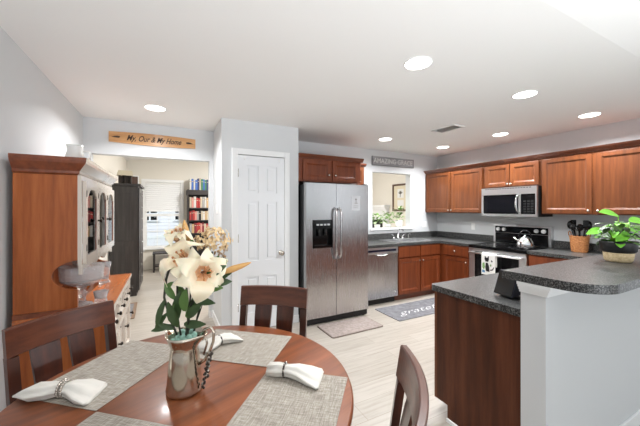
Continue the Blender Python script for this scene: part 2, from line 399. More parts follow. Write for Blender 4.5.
# neighbour house seen through the window
h = thing('house', 'grey sided house next door seen through the far window', 'house', (-1.6, 13, -.6))
b = MB(); b.box(-3, 5, 0, 4, 0, 4.6)
for k in range(36): b.box(-3, 5, -.02, 0, k*.125, k*.125+.11)
b.build('siding', M['siding'], h)
b = MB(); b.prism([(-.5, 4.6), (2, 6.2), (4.5, 4.6)], -3.3, 5.3, axis='x'); b.build('roof', M['roof'], h)
for x in (.75, 1.85, 2.7):
    f = MB().box(x-.06, x+.56, -.06, -.02, 1.55, 2.42).build('window', M['trim'], h)
    b = MB()
    for i in range(2):
        for j in range(3): b.box(x+.02+i*.26, x+.22+i*.26, -.065, -.061, 1.6+j*.27, 1.82+j*.27)
    b.build('pane', M['black'], f)
b = MB(); b.box(-.5, 4, -.9, -.82, .98, 1.06); b.box(-.5, 4, -.9, -.82, .42, .48)
for k in range(38): b.box(-.48+k*.12, -.44+k*.12, -.88, -.84, .48, .98)
b.build('porch_railing', M['trim'], h)
b = MB(); b.box(-.5, 4, -.8, -.025, 0, .5); b.build('porch', M['roof'], h)
struct('ground', MB().box(-9, 9, 8.13, 30, -.7, -.6), mat('lawn', (110, 130, 84), .95), 'lawn outside the far window', 'ground')
# pass-through sill
struct('trim_4', MB().box(PX0-.05, PX1+.05, YB-.03, YB+.16, PZ0-.03, PZ0, bev=.004), M['trim'], 'white sill of the pass-through opening', 'sill')

# ------------------------------------------------------------------ ceiling fittings
LIGHTS = [(-.11, 3.41, 'recessed ceiling light in front of the wooden sign'), (1.555, 1.525, 'largest recessed ceiling light, above the dining end'),
          (2.82, 1.505, 'recessed ceiling light above the half wall, second from the near end'), (4.06, 1.515, 'recessed ceiling light over the large right-hand upper cabinets'),
          (4.03, 2.46, 'recessed ceiling light over the microwave'), (4.03, 3.405, 'recessed ceiling light in the corner over the two-door cabinet'),
          (2.82, 3.40, 'recessed ceiling light in front of the grey sign'), (1.555, 2.6, 'recessed ceiling light over the floor before the pantry')]
l0 = None
for i, (x, y, lab) in enumerate(LIGHTS[:7]):
    if l0 is None:
        t = thing('recessed_light', lab, 'light', (x, y, CH), 0, 'recessed ceiling lights')
        MB().lathe([(.095, -.0002), (.095, -.005), (.089, -.007), (.088, -.0002)], n=32, cap=False).build('trim_ring', M['white_plastic'], t)
        MB().lathe([(.088, -.0005), (.088, -.006), (.001, -.009)], n=32).build('lens', M['lamp'], t)
        l0 = t
    else:
        t = copy_tree(l0); t.location = (x, y, CH); t['label'] = lab
    area('lamp_light', (x, y, CH-.014), (0, 0, 0), .15, .15, 21, (.97, .985, 1), 'DISK', R(150))
v = thing('ceiling_vent', 'white metal ceiling vent register between the lights', 'vent', (3.15, 2.59, CH), PI/2)
b = MB(); b.box(-.17, .17, -.1, -.08, -.012, -.0001); b.box(-.17, .17, .08, .1, -.012, -.0001); b.box(-.17, -.15, -.08, .08, -.012, -.0001); b.box(.15, .17, -.08, .08, -.012, -.0001)
b.build('frame', M['white_plastic'], v)
b = MB()
for k in range(9): b.prism([(-.078+k*.0195, -.0015), (-.0765+k*.0195, -.0015), (-.0665+k*.0195, -.012), (-.068+k*.0195, -.012)], -.15, .15, axis='x')
b.build('slats', M['white_plastic'], v)
MB().box(-.15, .15, -.08, .08, -.0008, -.0002).build('duct', M['knob_dark'], v)

# ------------------------------------------------------------------ cabinets
KN = [(.007, 0), (.006, .012), (.014, .017), (.016, .024), (.01, .03), (.001, .031)]
def panel_door(w, h, rail=.055, name='door', m=None, parent=None, loc=(0, 0, 0), knob=None, flat=False):
    b = MB(); T = .02
    if flat: b.box(0, w, -T, 0, 0, h, bev=.004)
    else:
        for x0, x1, z0, z1 in ((0, rail, 0, h), (w-rail, w, 0, h), (rail, w-rail, 0, rail), (rail, w-rail, h-rail, h)): b.box(x0, x1, -T, 0, z0, z1, bev=.003)
        # sloped inner bead and recessed panel
        i0, i1 = rail-.001, rail+.016
        def ring(i, y): return [(i, y, i), (w-i, y, i), (w-i, y, h-i), (i, y, h-i)]
        b.loft([ring(i0, -T+.002), ring(i1, -.008), ring(i1+.004, -.0055)], smooth=False, cap=False)
        b.box(i1, w-i1, -.007, -.001, i1, h-i1)
    o = b.build(name, m, parent, loc)
    if knob: MB().lathe(KN, (knob[0], -T, knob[1]), axis='y', n=14).build('knob', M['nickel'], o)
    return o
def carcass(t, w, dpt, z0, z1, m, toe=0):
    b = MB(); b.box(0, w, 0, dpt, z0+toe, z1)
    b.build('body', m, t)
    if toe: MB().box(.0, w, .07, dpt-.01, z0, z0+toe-.0005).build('toe_kick', M['cab_dark'], t)

# upper cabinets on the right wall, doors face -X
UX = 4.38
RZ = -PI/2
def upper(y0, y1, z0, z1, label, doors):
    t = thing('upper_cabinet', label, 'cabinet', (UX, y0, 0), RZ, 'upper cabinets on the right wall')
    w = y0-y1; carcass(t, w-.001, XR-UX-.001, z0, z1, M['cab'])
    for (x0, x1, kx) in doors: panel_door(x1-x0, z1-z0-.035, .05, m=M['cab'], parent=t, loc=(x0, -.0003, z0+.012), knob=(kx-x0, .035))
    return t
UZ0, UZ1 = 1.352, 2.085
upper(4.098, 2.932, UZ0, UZ1, 'two-door cherry upper cabinet in the corner left of the microwave', [(.012, .556, .535), (.576, 1.15, .597)])
upper(2.93, 2.132, 1.735, UZ1, 'small two-door cherry cabinet directly above the microwave', [(.03, .395, .375), (.405, .772, .425)])
upper(2.13, .95, UZ0, UZ1, 'tall two-door cherry upper cabinet right of the microwave', [(.012, .525, .5), (.562, 1.165, .587)])
t = thing('crown_moulding', 'dark cherry crown moulding running above the right-wall upper cabinets', 'moulding', (0, 0, 0))
b = MB(); b.prism([(XR-.001, UZ1+.0005), (4.365, UZ1+.0005), (4.358, UZ1+.012), (4.33, UZ1+.035), (4.318, UZ1+.052), (XR-.001, UZ1+.052)], .95, 4.098, axis='y'); b.build('moulding', M['cab_dark'], t)

# microwave
t = thing('microwave', 'stainless over-the-range microwave with black window under small cabinet', 'microwave', (4.285, 2.905, 1.315), RZ)
mw, mh = .765, .415
MB().box(0.004, mw-.004, .035, XR-4.285-.002, 0, mh-.003, bev=.003).build('body', M['black_matte'], t)
b = MB(); b.box(0, mw, 0, .034, 0, .035); b.box(0, mw, 0, .034, mh-.105, mh-.003); b.box(0, .03, 0, .034, .035, mh-.105); b.box(mw-.018, mw, 0, .034, .035, mh-.105); b.box(.535, .565, 0, .034, .035, mh-.105)
b.build('front_frame', M['steel'], t)
f = MB().box(.03, .535, .006, .03, .035, mh-.105).build('window', M['black'], t)
b = MB(); b.box(.055, .505, .004, .0058, .06, mh-.13); b.build('pane', mat('smoked_glass', (20, 20, 24), .05), f)
f = MB().box(.565, mw-.018, .006, .03, .035, mh-.105).build('control_panel', M['black'], t)
b = MB()
for i in range(3):
    for j in range(5): b.box(.60+i*.045, .63+i*.045, .0045, .006, .06+j*.035, .08+j*.035)
b.build('keypad', M['black_matte'], f)
b = MB(); b.tube([(.545, 0, .06), (.54, -.04, .075), (.535, -.052, .13), (.535, -.054, .18), (.535, -.052, .24), (.54, -.04, .285), (.545, 0, .3)], .012, n=10); b.build('handle', M['chrome'], t)
b = MB()
for k in range(18): b.box(.06+k*.036, .085+k*.036, -.0008, .0, mh-.022, mh-.014)
b.build('vent_slots', M['black_matte'], t)

# cabinet over the refrigerator
t = thing('upper_cabinet', 'low two-door cherry cabinet above the refrigerator', 'cabinet', (1.468, 3.46, 0), 0)
carcass(t, .955, YB-3.46-.001, 1.775, 2.075, M['cab_base'])
panel_door(.4, .262, .05, m=M['cab_base'], parent=t, loc=(.06, -.0003, 1.795), knob=(.37, .07))
panel_door(.41, .262, .05, m=M['cab_base'], parent=t, loc=(.495, -.0003, 1.795), knob=(.035, .07))
b = MB(); b.prism([(YB-3.462, 2.0755), (-.012, 2.0755), (-.016, 2.087), (-.036, 2.108), (-.044, 2.125), (YB-3.462, 2.125)], -.0, .99, axis='x'); b.build('crown', M['cab_dark'], t)
t = thing('upper_cabinet', 'narrow cherry cabinet set back beside the over-refrigerator cabinet', 'cabinet', (2.47, 3.78, 0), 0)
carcass(t, .245, YB-3.78-.001, 1.775, 2.075, M['cab'])
panel_door(.225, .27, .05, m=M['cab'], parent=t, loc=(.01, -.0003, 1.79))
b = MB(); b.prism([(YB-3.782, 2.0755), (-.012, 2.0755), (-.036, 2.1), (-.04, 2.12), (YB-3.782, 2.12)], .0, .27, axis='x'); b.build('crown', M['cab_dark'], t)

# base cabinets
CT = .893; TH = .04; BZ = CT-TH-.001
FY = 3.49; FX = 4.065
t = thing('base_cabinet', 'cherry sink base cabinet with two doors right of dishwasher', 'cabinet', (3.13, FY, 0), 0)
b = MB(); b.box(0, XR-3.13-.63, 0, .02, .09, BZ); b.box(0, .02, .02, YB-FY-.001, .09, BZ); b.box(.9, .92, .02, YB-FY-.001, .09, BZ); b.box(0.02, .9, .02, YB-FY-.001, .09, .12); b.build('body', M['cab_base'], t)
MB().box(0, .93, .06, .08, 0, .0895).build('toe_kick', M['cab_dark'], t)
for i, x in enumerate((.015, .475)):
    panel_door(.445, .165, m=M['cab_base'], name='false_drawer_front', parent=t, loc=(x, -.0003, .672), flat=True)
    panel_door(.445, .545, .055, m=M['cab_base'], parent=t, loc=(x, -.0003, .105), knob=((.415, .5) if i == 0 else (.03, .5)))
t = thing('base_cabinet', 'cherry drawer and door cabinet left of the range', 'cabinet', (FX, 3.489, 0), RZ)
carcass(t, .55, XR-FX-.001, 0, BZ, M['cab_base'], .09)
o = panel_door(.46, .155, m=M['cab_base'], name='drawer', parent=t, loc=(.075, -.0003, .68), flat=True, knob=(.23, .078))
panel_door(.46, .545, .055, m=M['cab_base'], parent=t, loc=(.075, -.0003, .115), knob=(.43, .49))
t = thing('base_cabinet', 'cherry drawer cabinet right of the range behind the peninsula', 'cabinet', (FX, 2.125, 0), RZ)
carcass(t, .58, XR-FX-.001, 0, BZ, M['cab_base'], .09)
panel_door(.55, .155, m=M['cab_base'], name='drawer', parent=t, loc=(.015, -.0003, .68), flat=True, knob=(.275, .078))
panel_door(.55, .545, .055, m=M['cab_base'], parent=t, loc=(.015, -.0003, .115), knob=(.03, .49))
# peninsula cabinet: end panel faces -X
t = thing('peninsula_cabinet', 'dark brown peninsula cabinet with plain end panel beside half wall', 'cabinet', (1.668, .896, 0), 0)
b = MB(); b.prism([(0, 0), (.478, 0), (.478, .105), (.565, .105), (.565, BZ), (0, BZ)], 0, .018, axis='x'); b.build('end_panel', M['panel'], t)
b = MB(); b.box(.0185, XR-1.668-.001, .0, .555, .105, BZ); b.build('body', M['cab_base'], t)
MB().box(.0185, XR-1.668-.63, .0, .478, 0, .1045).build('toe_kick', M['cab_dark'], t)
b = MB(); b.box(.0, .05, .5655, .585, .105, BZ); b.box(.05, 2.3, .5655, .585, .105, .15); b.box(.05, 2.3, .5655, .585, BZ-.04, BZ); b.build('face_frame', M['cab'], t)
for k in range(4):
    o = panel_door(.54, .66, .055, m=M['cab_base'], parent=t, loc=(.06+.56*k+.54, .5855, .145)); o.rotation_euler = (0, 0, PI)
MB().box(-.012, -.0002, 0, .478, 0, .02).build('shoe_moulding', M['trim'], t)

# ------------------------------------------------------------------ countertops
def slab_edge(b, x0, x1, y0, y1): b.box(x0, x1, y0, y1, CT-TH, CT)
SX0, SX1, SY0, SY1 = 3.2, 3.96, 3.56, 3.98
t = thing('countertop', 'grey speckled L-shaped laminate counter with sink in the far corner', 'countertop', (0, 0, 0))
b = MB(); y0 = 3.462; x1 = 4.034
slab_edge(b, 2.445, SX0, y0, YB-.002); slab_edge(b, SX0, SX1, y0, SY0); slab_edge(b, SX0, SX1, SY1, YB-.002); slab_edge(b, SX1, XR-.002, y0, YB-.002)
slab_edge(b, x1, XR-.002, 2.937, y0); b.build('slab', M['laminate'], t)
b = MB(); b.box(2.445, XR-.002, YB-.022, YB-.002, CT, CT+.1); b.box(XR-.022, XR-.002, 2.937, YB-.022, CT, CT+.1); b.build('backsplash', M['laminate'], t)
t = thing('countertop', 'grey speckled lower counter of the peninsula below the raised bar', 'countertop', (0, 0, 0))
b = MB(); b.prism([(1.642, .897), (1.642, 1.475), (1.662, 1.5), (4.034, 1.5), (4.034, 2.126), (XR-.002, 2.126), (XR-.002, .897)], CT-TH, CT); b.build('slab', M['laminate'], t)
MB().box(XR-.022, XR-.002, .897, 2.126, CT, CT+.1).build('backsplash', M['laminate'], t)
# bar top
t = thing('bar_top', 'raised grey speckled bar top with rounded corner on the half wall', 'countertop', (0, 0, 0))
X0, Yn, Yf, r = 1.6, .55, .965, .16
poly = [(X0, Yf)]+[(X0+r-r*math.cos(a), Yn+r-r*math.sin(a)) for a in [PI/2*i/14 for i in range(15)]]+[(XR-.002, Yn), (XR-.002, Yf)]
b = MB(); b.prism(poly, 1.05, 1.092); b.build('slab', M['laminate'], t)

# ------------------------------------------------------------------ sink, faucet
t = thing('kitchen_sink', 'stainless double-bowl sink set in the far counter', 'sink', (SX0, SY0, CT))
b = MB(); w_, d_ = SX1-SX0, SY1-SY0
def frame(b, x0, x1, y0, y1, xi0, xi1, yi0, yi1, z0, z1):
    b.box(x0, xi0, y0, y1, z0, z1); b.box(xi1, x1, y0, y1, z0, z1); b.box(xi0, xi1, y0, yi0, z0, z1); b.box(xi0, xi1, yi1, y1, z0, z1)
frame(b, -.02, w_+.02, -.02, d_+.02, .02, w_-.02, .02, d_-.06, .0005, .006); b.box(w_/2-.015, w_/2+.015, .02, d_-.06, .0005, .006); b.build('rim', M['steel'], t)
for x0, x1 in ((.02, w_/2-.015), (w_/2+.015, w_-.02)):
    b = MB(); frame(b, x0, x1, .02, d_-.06, x0+.004, x1-.004, .024, d_-.064, -.17, .0); b.box(x0, x1, .02, d_-.06, -.175, -.17); o = b.build('bowl', M['steel'], t)
    MB().lathe([(.04, 0), (.04, .003), (.01, .003)], ((x0+x1)/2, .17, -.17), n=16).build('drain', M['chrome'], o)
t = thing('faucet', 'chrome arched faucet with two lever handles behind the sink', 'faucet', (3.56, SY1-.03, CT+.006))
b = MB(); b.lathe([(.028, 0), (.026, .02), (.014, .03), (.013, .09)], n=16); b.tube([(0, 0, .08), (0, 0, .13), (0, -.02, .17), (0, -.06, .185), (0, -.11, .175), (0, -.13, .14)], [.013, .012, .012, .011, .011, .012], n=10); b.build('spout', M['chrome'], t)
for s in (-1, 1):
    b = MB(); b.lathe([(.024, 0), (.02, .03), (.012, .05)], (s*.1, 0, 0), n=14); b.tube([(s*.1, 0, .05), (s*.1+s*.02, -.01, .07), (s*.1+s*.06, -.02, .085)], [.01, .008, .006], n=8); b.build('handle', M['chrome'], t)
t = thing('soap_dispenser', 'small chrome pump beside the faucet', 'dispenser', (3.8, SY1-.03, CT+.006))
b = MB(); b.lathe([(.02, 0), (.018, .02), (.008, .03), (.008, .075)], n=14); b.tube([(0, 0, .07), (0, -.02, .085), (0, -.05, .08)], .006, n=8); b.build('pump', M['chrome'], t)

# ------------------------------------------------------------------ refrigerator
t = thing('refrigerator', 'stainless side-by-side refrigerator with black dispenser', 'refrigerator', (1.475, 3.225, 0))
FW = .912
MB().box(.012, FW-.006, .075, .84, .03, 1.725, bev=.004).build('cabinet_body', M['black_matte'], t)
DZ0, DZ1 = .085, 1.738
dx0, dx1, dz0, dz1 = .085, .365, .94, 1.287
dl = MB()
for x0, x1, z0, z1 in ((0, dx0, DZ0, DZ1), (dx1, .415, DZ0, DZ1), (dx0, dx1, DZ0, dz0), (dx0, dx1, dz1, DZ1)): dl.box(x0, x1, 0, .07, z0, z1)
dl = dl.build('door', M['steel_dark'], t)
b = MB(); frame_ = b
b.box(dx0, dx1, .05, .068, dz0, dz1); b.box(dx0, dx0+.014, -.004, .05, dz0, dz1); b.box(dx1-.014, dx1, -.004, .05, dz0, dz1); b.box(dx0, dx1, -.004, .05, dz0, dz0+.03); b.box(dx0, dx1, -.006, .05, dz1-.11, dz1)
o = b.build('dispenser', M['black'], dl)
b = MB()
for k in range(4): b.box(dx0+.05+k*.05, dx0+.085+k*.05, -.0075, -.006, dz1-.07, dz1-.05)
b.build('button', M['steel'], dl)
b = MB(); b.tube([(dx0+.1, .03, dz1-.11), (dx0+.1, .02, dz1-.2)], .016, n=8); b.tube([(dx0+.19, .03, dz1-.11), (dx0+.19, .02, dz1-.19)], .016, n=8); b.build('nozzle', M['black_matte'], dl)
dr = MB().box(.421, FW, 0, .07, DZ0, DZ1, bev=.006).build('door', M['steel_dark'], t)
for x, p in ((.388, dl), (.453, dr)):
    b = MB(); pts = [(x, 0, .80), (x, -.035, .815), (x, -.055, .86), (x, -.06, 1.0), (x, -.06, 1.2), (x, -.055, 1.37), (x, -.035, 1.415), (x, 0, 1.43)]
    b.tube(pts, .015, n=10); b.build('handle', M['steel_dark'], p)
MB().box(.012, FW-.006, .02, .0745, .015, .08).build('base_grille', M['black_matte'], t)
for x in (.05, FW-.05): MB().lathe([(.022, 0), (.022, .03)], (x, .06, 0), n=12).build('foot', M['black_matte'], t)
for x in (0, FW-.06): MB().box(x, x+.06, .03, .09, 1.7385, 1.752).build('hinge_cover', M['black_matte'], t)
t = thing('paper_note', 'pale sheet with a small drawing stuck on the right refrigerator door', 'paper', (2.12, 3.2243, 1.40))
MB().box(0, .135, -.0012, 0, 0, .19).build('sheet', M['paper'], t)
b = MB(); b.ball((.068, -.002, .145), .012, sy=.1); b.tube([(.068, -.002, .13), (.068, -.002, .1)], .004, n=5); b.box(.045, .095, -.002, -.0012, .092, .098); b.box(.03, .105, -.002, -.0012, .06, .063); b.box(.03, .1, -.002, -.0012, .04, .043); b.build('drawing', M['print_ink'], t)

# ------------------------------------------------------------------ dishwasher
t = thing('dishwasher', 'stainless dishwasher with dark control strip beside the refrigerator', 'dishwasher', (2.5, 3.468, 0))
MB().box(.005, .615, .045, .6, .09, BZ-.002).build('body', M['black_matte'], t)
MB().box(0, .62, 0, .044, .1, .755, bev=.005).build('door', M['steel_dark'], t)
b = MB(); b.box(0, .62, -.004, .044, .756, .787); b.box(0, .62, -.004, .044, .82, BZ-.004); b.box(0, .03, -.004, .044, .787, .82); b.box(.59, .62, -.004, .044, .787, .82); b.build('control_frame', M['steel'], t)
f = MB().box(.03, .59, .004, .04, .787, .82).build('control_strip', mat('navy_panel', (30, 34, 52), .2), t)
b = MB(); pts = [(.2, -.002, .76), (.22, -.022, .742), (.3, -.03, .734), (.38, -.022, .742), (.4, -.002, .76)]; b.tube(pts, .01, n=8); b.build('handle', M['chrome'], t)
MB().lathe([(.014, 0), (.014, .001), (.001, .0012)], (.565, 0, .17), axis='y', n=16).build('badge', M['white_plastic'], t)
MB().box(.005, .615, .07, .09, 0, .0895).build('toe_kick', M['black_matte'], t)

# ------------------------------------------------------------------ range
t = thing('range', 'black and stainless electric range between the base cabinets', 'stove', (4.03, 2.931, 0), RZ)
RW = .8; RD = XR-4.03-.003
MB().box(0.003, RW-.003, .03, RD-.06, .06, .855).build('body', M['black_matte'], t)
b = MB(); b.box(0, RW, -.012, RD-.07, .856, .892, bev=.004); o = b.build('cooktop', M['black'], t)
for x, y, r_ in ((.2, .17, .1), (.58, .17, .085), (.2, .42, .075), (.58, .42, .1)):
    MB().lathe([(r_, .8922), (r_, .8926), (r_-.004, .8926), (r_-.004, .8922)], (x, y, 0), n=32, cap=False).build('burner', mat('burner_grey', (70, 70, 72), .3), o)
b = MB(); b.box(0, .09, 0, .029, .24, .80); b.box(RW-.09, RW, 0, .029, .24, .80); b.box(.09, RW-.09, 0, .029, .24, .42); b.box(0, RW, -.004, .029, .80, .845)
dr = b.build('door', M['steel'], t)
MB().box(.09, RW-.09, .004, .028, .42, .80).build('oven_window', M['black'], dr)
b = MB(); b.tube([(.03, -.045, .785), (RW-.03, -.045, .785)], .013, n=10); b.box(.04, .06, -.045, 0, .775, .795); b.box(RW-.06, RW-.04, -.045, 0, .775, .795); b.build('handle', M['steel'], dr)
MB().box(0, RW, 0, .029, .07, .232, bev=.004).build('drawer', M['steel'], t)
b = MB(); b.box(0, RW, RD-.065, RD, .893, 1.175, bev=.006); bg = b.build('backguard', M['steel'], t)
b = MB(); b.box(.035, RW-.035, RD-.072, RD-.064, .9, 1.055); b.box(.035, RW-.035, RD-.076, RD-.064, 1.06, 1.155); pn = b.build('control_panel', M['black'], bg)
for x in (.085, .175, RW-.175, RW-.085): MB().lathe([(.03, 0), (.027, .018), (.022, .022), (.001, .023)], (x, RD-.076, 1.108), axis='y', n=16).build('knob', M['white_plastic'], bg)
MB().box(.3, .5, RD-.078, RD-.076, 1.085, 1.13).build('clock_display', mat('display', (26, 32, 34), .1), bg)
# towel
t = thing('dish_towel', 'white tea towel printed with a black cat hanging on the range handle', 'towel', (4.03, 2.69, 0), RZ)
def towel_profile(x): return [(-.0625-.003*math.sin(x*40), .5), (-.063, .65), (-.0625, .78), (-.056, .801), (-.045, .8035), (-.034, .80), (-.03, .78), (-.028, .62)]
b = MB(); nx = 8
def off(p, k):
    out = []
    for i, q in enumerate(p):
        a = p[max(i-1, 0)]; c = p[min(i+1, len(p)-1)]; tx, tz = c[0]-a[0], c[1]-a[1]; L = math.hypot(tx, tz); out.append((q[0]-tz/L*k, q[1]+tx/L*k))
    return out
rings = []
for i in range(nx+1):
    x = .2*i/nx; p = towel_profile(x); q = off(p, .002); rings.append([(x, a, z) for a, z in p]+[(x, a, z) for a, z in reversed(q)])
b.loft(rings, smooth=False); tw = b.build('cloth', M['towel'], t)
ty0, ty1 = -.070, -.0665
b = MB(); b.prism([(.05, .72), (.055, .765), (.07, .74), (.09, .74), (.108, .768), (.112, .72), (.1, .685), (.065, .685)], ty0, ty1, axis='y'); b.prism([(.06, .6), (.068, .67), (.095, .67), (.115, .62), (.12, .55), (.07, .55)], ty0, ty1, axis='y')
b.prism([(.13, .58), (.16, .59), (.185, .63), (.18, .60), (.16, .572), (.13, .568)], ty0, ty1, axis='y'); b.prism([(.14, .7), (.15, .715), (.165, .70), (.155, .685)], ty0, ty1, axis='y'); b.build('cat_print', M['black_matte'], t)
b = MB(); b.prism([(.015, .6), (.02, .66), (.045, .67), (.055, .61), (.04, .57)], ty0, ty1, axis='y'); b.prism([(.125, .64), (.14, .66), (.15, .64), (.138, .62)], ty0, ty1, axis='y'); b.build('leaf_print', M['green_print'], t)
b = MB(); b.prism([(.012, .53), (.015, .565), (.05, .56), (.055, .53)], ty0, ty1, axis='y'); b.build('blue_print', M['blue'], t)
# kettle
t = thing('kettle', 'stainless kettle with black loop handle on the range top', 'kettle', (4.235, 2.255, .8929), R(-60))
MB().lathe([(.082, 0), (.094, .012), (.095, .05), (.088, .095), (.068, .13), (.045, .148), (.042, .15)], n=28).build('body', M['chrome'], t)
MB().lathe([(.043, .1505), (.03, .16), (.008, .166), (.012, .18), (.001, .186)], n=20).build('lid', M['chrome'], t)
MB().tube([(-.075, 0, .09), (-.105, 0, .12), (-.122, 0, .15)], [.02, .014, .011], n=10).build('spout', M['chrome'], t)
b = MB(); b.tube([(.0+.072*math.cos(a), 0, .13+.11*math.sin(a)) for a in [R(k) for k in range(10, 171, 16)]], .008, n=8); b.build('handle', M['black'], t)

# ------------------------------------------------------------------ basket of utensils
bx_, by_ = 4.50, 1.775
t = thing('utensil_basket', 'wicker basket holding black utensils on the counter right of range', 'basket', (bx_, by_, CT+.0005))
b = MB()
def bask(z): return .076+.018*z/.19
rings = []
for k in range(20):
    z = .19*k/19; rr = bask(z)+(.003 if k % 2 else 0)
    rings.append([((rr+(.0025 if (i+k) % 2 else 0))*math.cos(2*PI*i/28), (rr+(.0025 if (i+k) % 2 else 0))*math.sin(2*PI*i/28), z) for i in range(28)])
for k in range(2):
    z = .19-(.17*k); rr = bask(z)-.008; rings.append([(rr*math.cos(2*PI*i/28), rr*math.sin(2*PI*i/28), z) for i in range(28)])
b.loft(rings, smooth=False); b.build('weave', M['wicker'], t)
b = MB(); b.lathe([(.097, .183), (.101, .19), (.097, .197), (.088, .195), (.086, .186)], n=28); b.build('rim', M['wicker'], t)
for s in (-1, 1):
    b = MB(); b.tube([(s*.03, s*.095, .195), (s*.028, s*.1, .235), (0, s*.1, .25), (-s*.028, s*.1, .235), (-s*.03, s*.095, .195)], .006, n=6); b.build('handle', M['wicker'], t)
kinds = ['spoon', 'spatula', 'ladle', 'spoon', 'masher', 'spatula', 'ladle', 'spoon']
for i, kd in enumerate(kinds):
    a = 2*PI*i/8+.3; lean = .16
    lab = ['solid spoon leaning toward the range', 'slotted spatula at the back', 'round ladle at the back left', 'spoon leaning farthest left', 'ring masher at the left front', 'flat spatula in the front middle', 'deep ladle leaning right', 'small spoon at the right']
    u = thing({'spoon': 'serving_spoon', 'spatula': 'spatula', 'ladle': 'ladle', 'masher': 'masher'}[kd], 'black '+lab[i]+' of the wicker utensil basket', kd, (bx_+.035*math.cos(a), by_+.035*math.sin(a), CT+.026), a, 'black utensils in the wicker basket')
    b = MB(); top = .24+.05*((i*3) % 4)/3
    b.tube([(0, 0, 0), (lean*top*.35, 0, top*.5), (lean*top, 0, top)], [.006, .006, .007], n=7); b.build('handle', M['black'], u)
    b = MB(); c = (lean*top+.006, 0, top+.03)
    if kd in ('spoon', 'ladle'): b.ball(c, .043 if kd == 'ladle' else .036, sx=.5 if kd == 'spoon' else .8, sz=1.25)
    elif kd == 'spatula': b.box(c[0]-.004, c[0]+.004, -.034, .034, top-.005, top+.075, bev=.003)
    else: b.tube([(c[0]+.0, .032*math.cos(q), c[2]+.032*math.sin(q)) for q in [R(k) for k in range(-90, 271, 24)]], .006, n=6)
    b.build('head', M['black'], u)

# ------------------------------------------------------------------ potted plant on bar
t = thing('potted_plant', 'bright green leafy plant in a black and jute pot on the bar', 'plant', (2.5, .79, 1.0925))
b = MB(); b.lathe([(.058, 0), (.066, .01), (.073, .058), (.073, .0585)], n=28); b.build('jute_base', M['jute'], t)
b = MB(); b.lathe([(.0735, .0588), (.084, .07), (.089, .12), (.088, .13), (.08, .127), (.078, .108)], n=28); b.build('pot', M['black_matte'], t)
MB().lathe([(.077, .11), (.05, .118), (.001, .12)], n=24).build('soil', M['soil'], t)
rnd = random.Random(3); stems = MB(); lv = MB()
for i in range(60):
    a = rnd.uniform(0, 2*PI); hgt = rnd.uniform(.0, .13); rr = rnd.uniform(.02, .095)
    p = Vector((rr*math.cos(a), rr*math.sin(a), .12+hgt)); q = Vector((.3*rr*math.cos(a), .3*rr*math.sin(a), .112))
    stems.tube([q, (q+p)/2+Vector((0, 0, .012)), p], .0022, n=5)
    lv.leaf(p, (math.cos(a), math.sin(a), rnd.uniform(-.5, .4)), rnd.uniform(.045, .085), rnd.uniform(.03, .05), rnd.choice((M['leaf_bright'], M['leaf_bright'], M['leaf_mid'], M['leaf_dark'])), bend=.35)
for dx, dy, dz, L, w_, ddx, ddy, ddz in ((-.0, .0, .285, .115, .075, -.8, .3, .35), (.07, -.03, .25, .14, .08, .9, -.45, .12), (.09, .02, .21, .12, .07, .8, -.6, -.1), (-.05, .04, .2, .11, .06, -.85, .5, -.1), (.03, -.08, .2, .11, .065, .45, -.85, -.05), (-.02, -.05, .18, .11, .06, -.75, .05, -.15)):
    p = Vector((dx, dy, dz)); stems.tube([(0, 0, .112), (dx*.4, dy*.4, dz*.7), p], .0028, n=5)
    lv.leaf(p, (ddx, ddy, ddz), L, w_, M['leaf_bright'], up=(-.3, -.5, .8), bend=.25)
stems.build('stems', M['leaf_bright'], t); lv.build('leaves', None, t)

# ------------------------------------------------------------------ smart display on peninsula counter
t = thing('smart_display', 'charcoal wedge-shaped smart display on the lower peninsula counter', 'display', (1.835, 1.06, CT+.0005), R(-100))
b = MB(); b.lathe([(.05, 0), (.052, .004), (.045, .009), (.02, .012)], n=24); b.build('foot', M['black_matte'], t)
b = MB(); b.prism([(-.062, .014), (.05, .03), (.022, .142), (.005, .152), (-.012, .15)], -.062, .062, axis='x'); b.build('housing', M['navy'], t)
b = MB(); b.prism([(-.064, .018), (-.0625, .016), (-.0145, .149), (-.0165, .15)], -.058, .058, axis='x'); b.build('screen', M['black'], t)
t['label'] = 'charcoal wedge-shaped smart display on the lower peninsula counter'

# ------------------------------------------------------------------ outlets and switches
t = thing('outlet', 'white outlet plate on the right wall between cabinet and backsplash', 'outlet', (XR-.0002, 3.33, 1.12), RZ)
MB().box(-.035, .035, -.006, 0, -.057, .057, bev=.003).build('plate', M['white_plastic'], t)
b = MB()
for z in (-.025, .025): b.box(-.012, .012, -.008, -.006, z-.014, z+.014)
b.build('socket', M['trim'], t)
t = thing('outlet', 'wide white outlet plate on the back wall right of the pass-through', 'outlet', (4.34, YB-.0002, 1.13), 0)
MB().box(-.06, .06, -.006, 0, -.057, .057, bev=.003).build('plate', M['white_plastic'], t)
b = MB()
for x in (-.027, .027): b.box(x-.014, x+.014, -.008, -.006, -.032, .032)
b.build('socket', M['trim'], t)
for z, lab in ((1.42, 'white double switch plate on the pantry side wall, upper of two'), (1.12, 'white switch plate on the pantry side wall, lower of two')):
    t = thing('light_switch', lab, 'switch', (.5338, 3.74, z), RZ)
    MB().box(-.06, .06, -.006, 0, -.057, .057, bev=.003).build('plate', M['white_plastic'], t)
    for x in (-.025, .025): MB().box(x-.012, x+.012, -.011, -.006, -.025, .025).build('rocker', M['white_ceramic'], t)

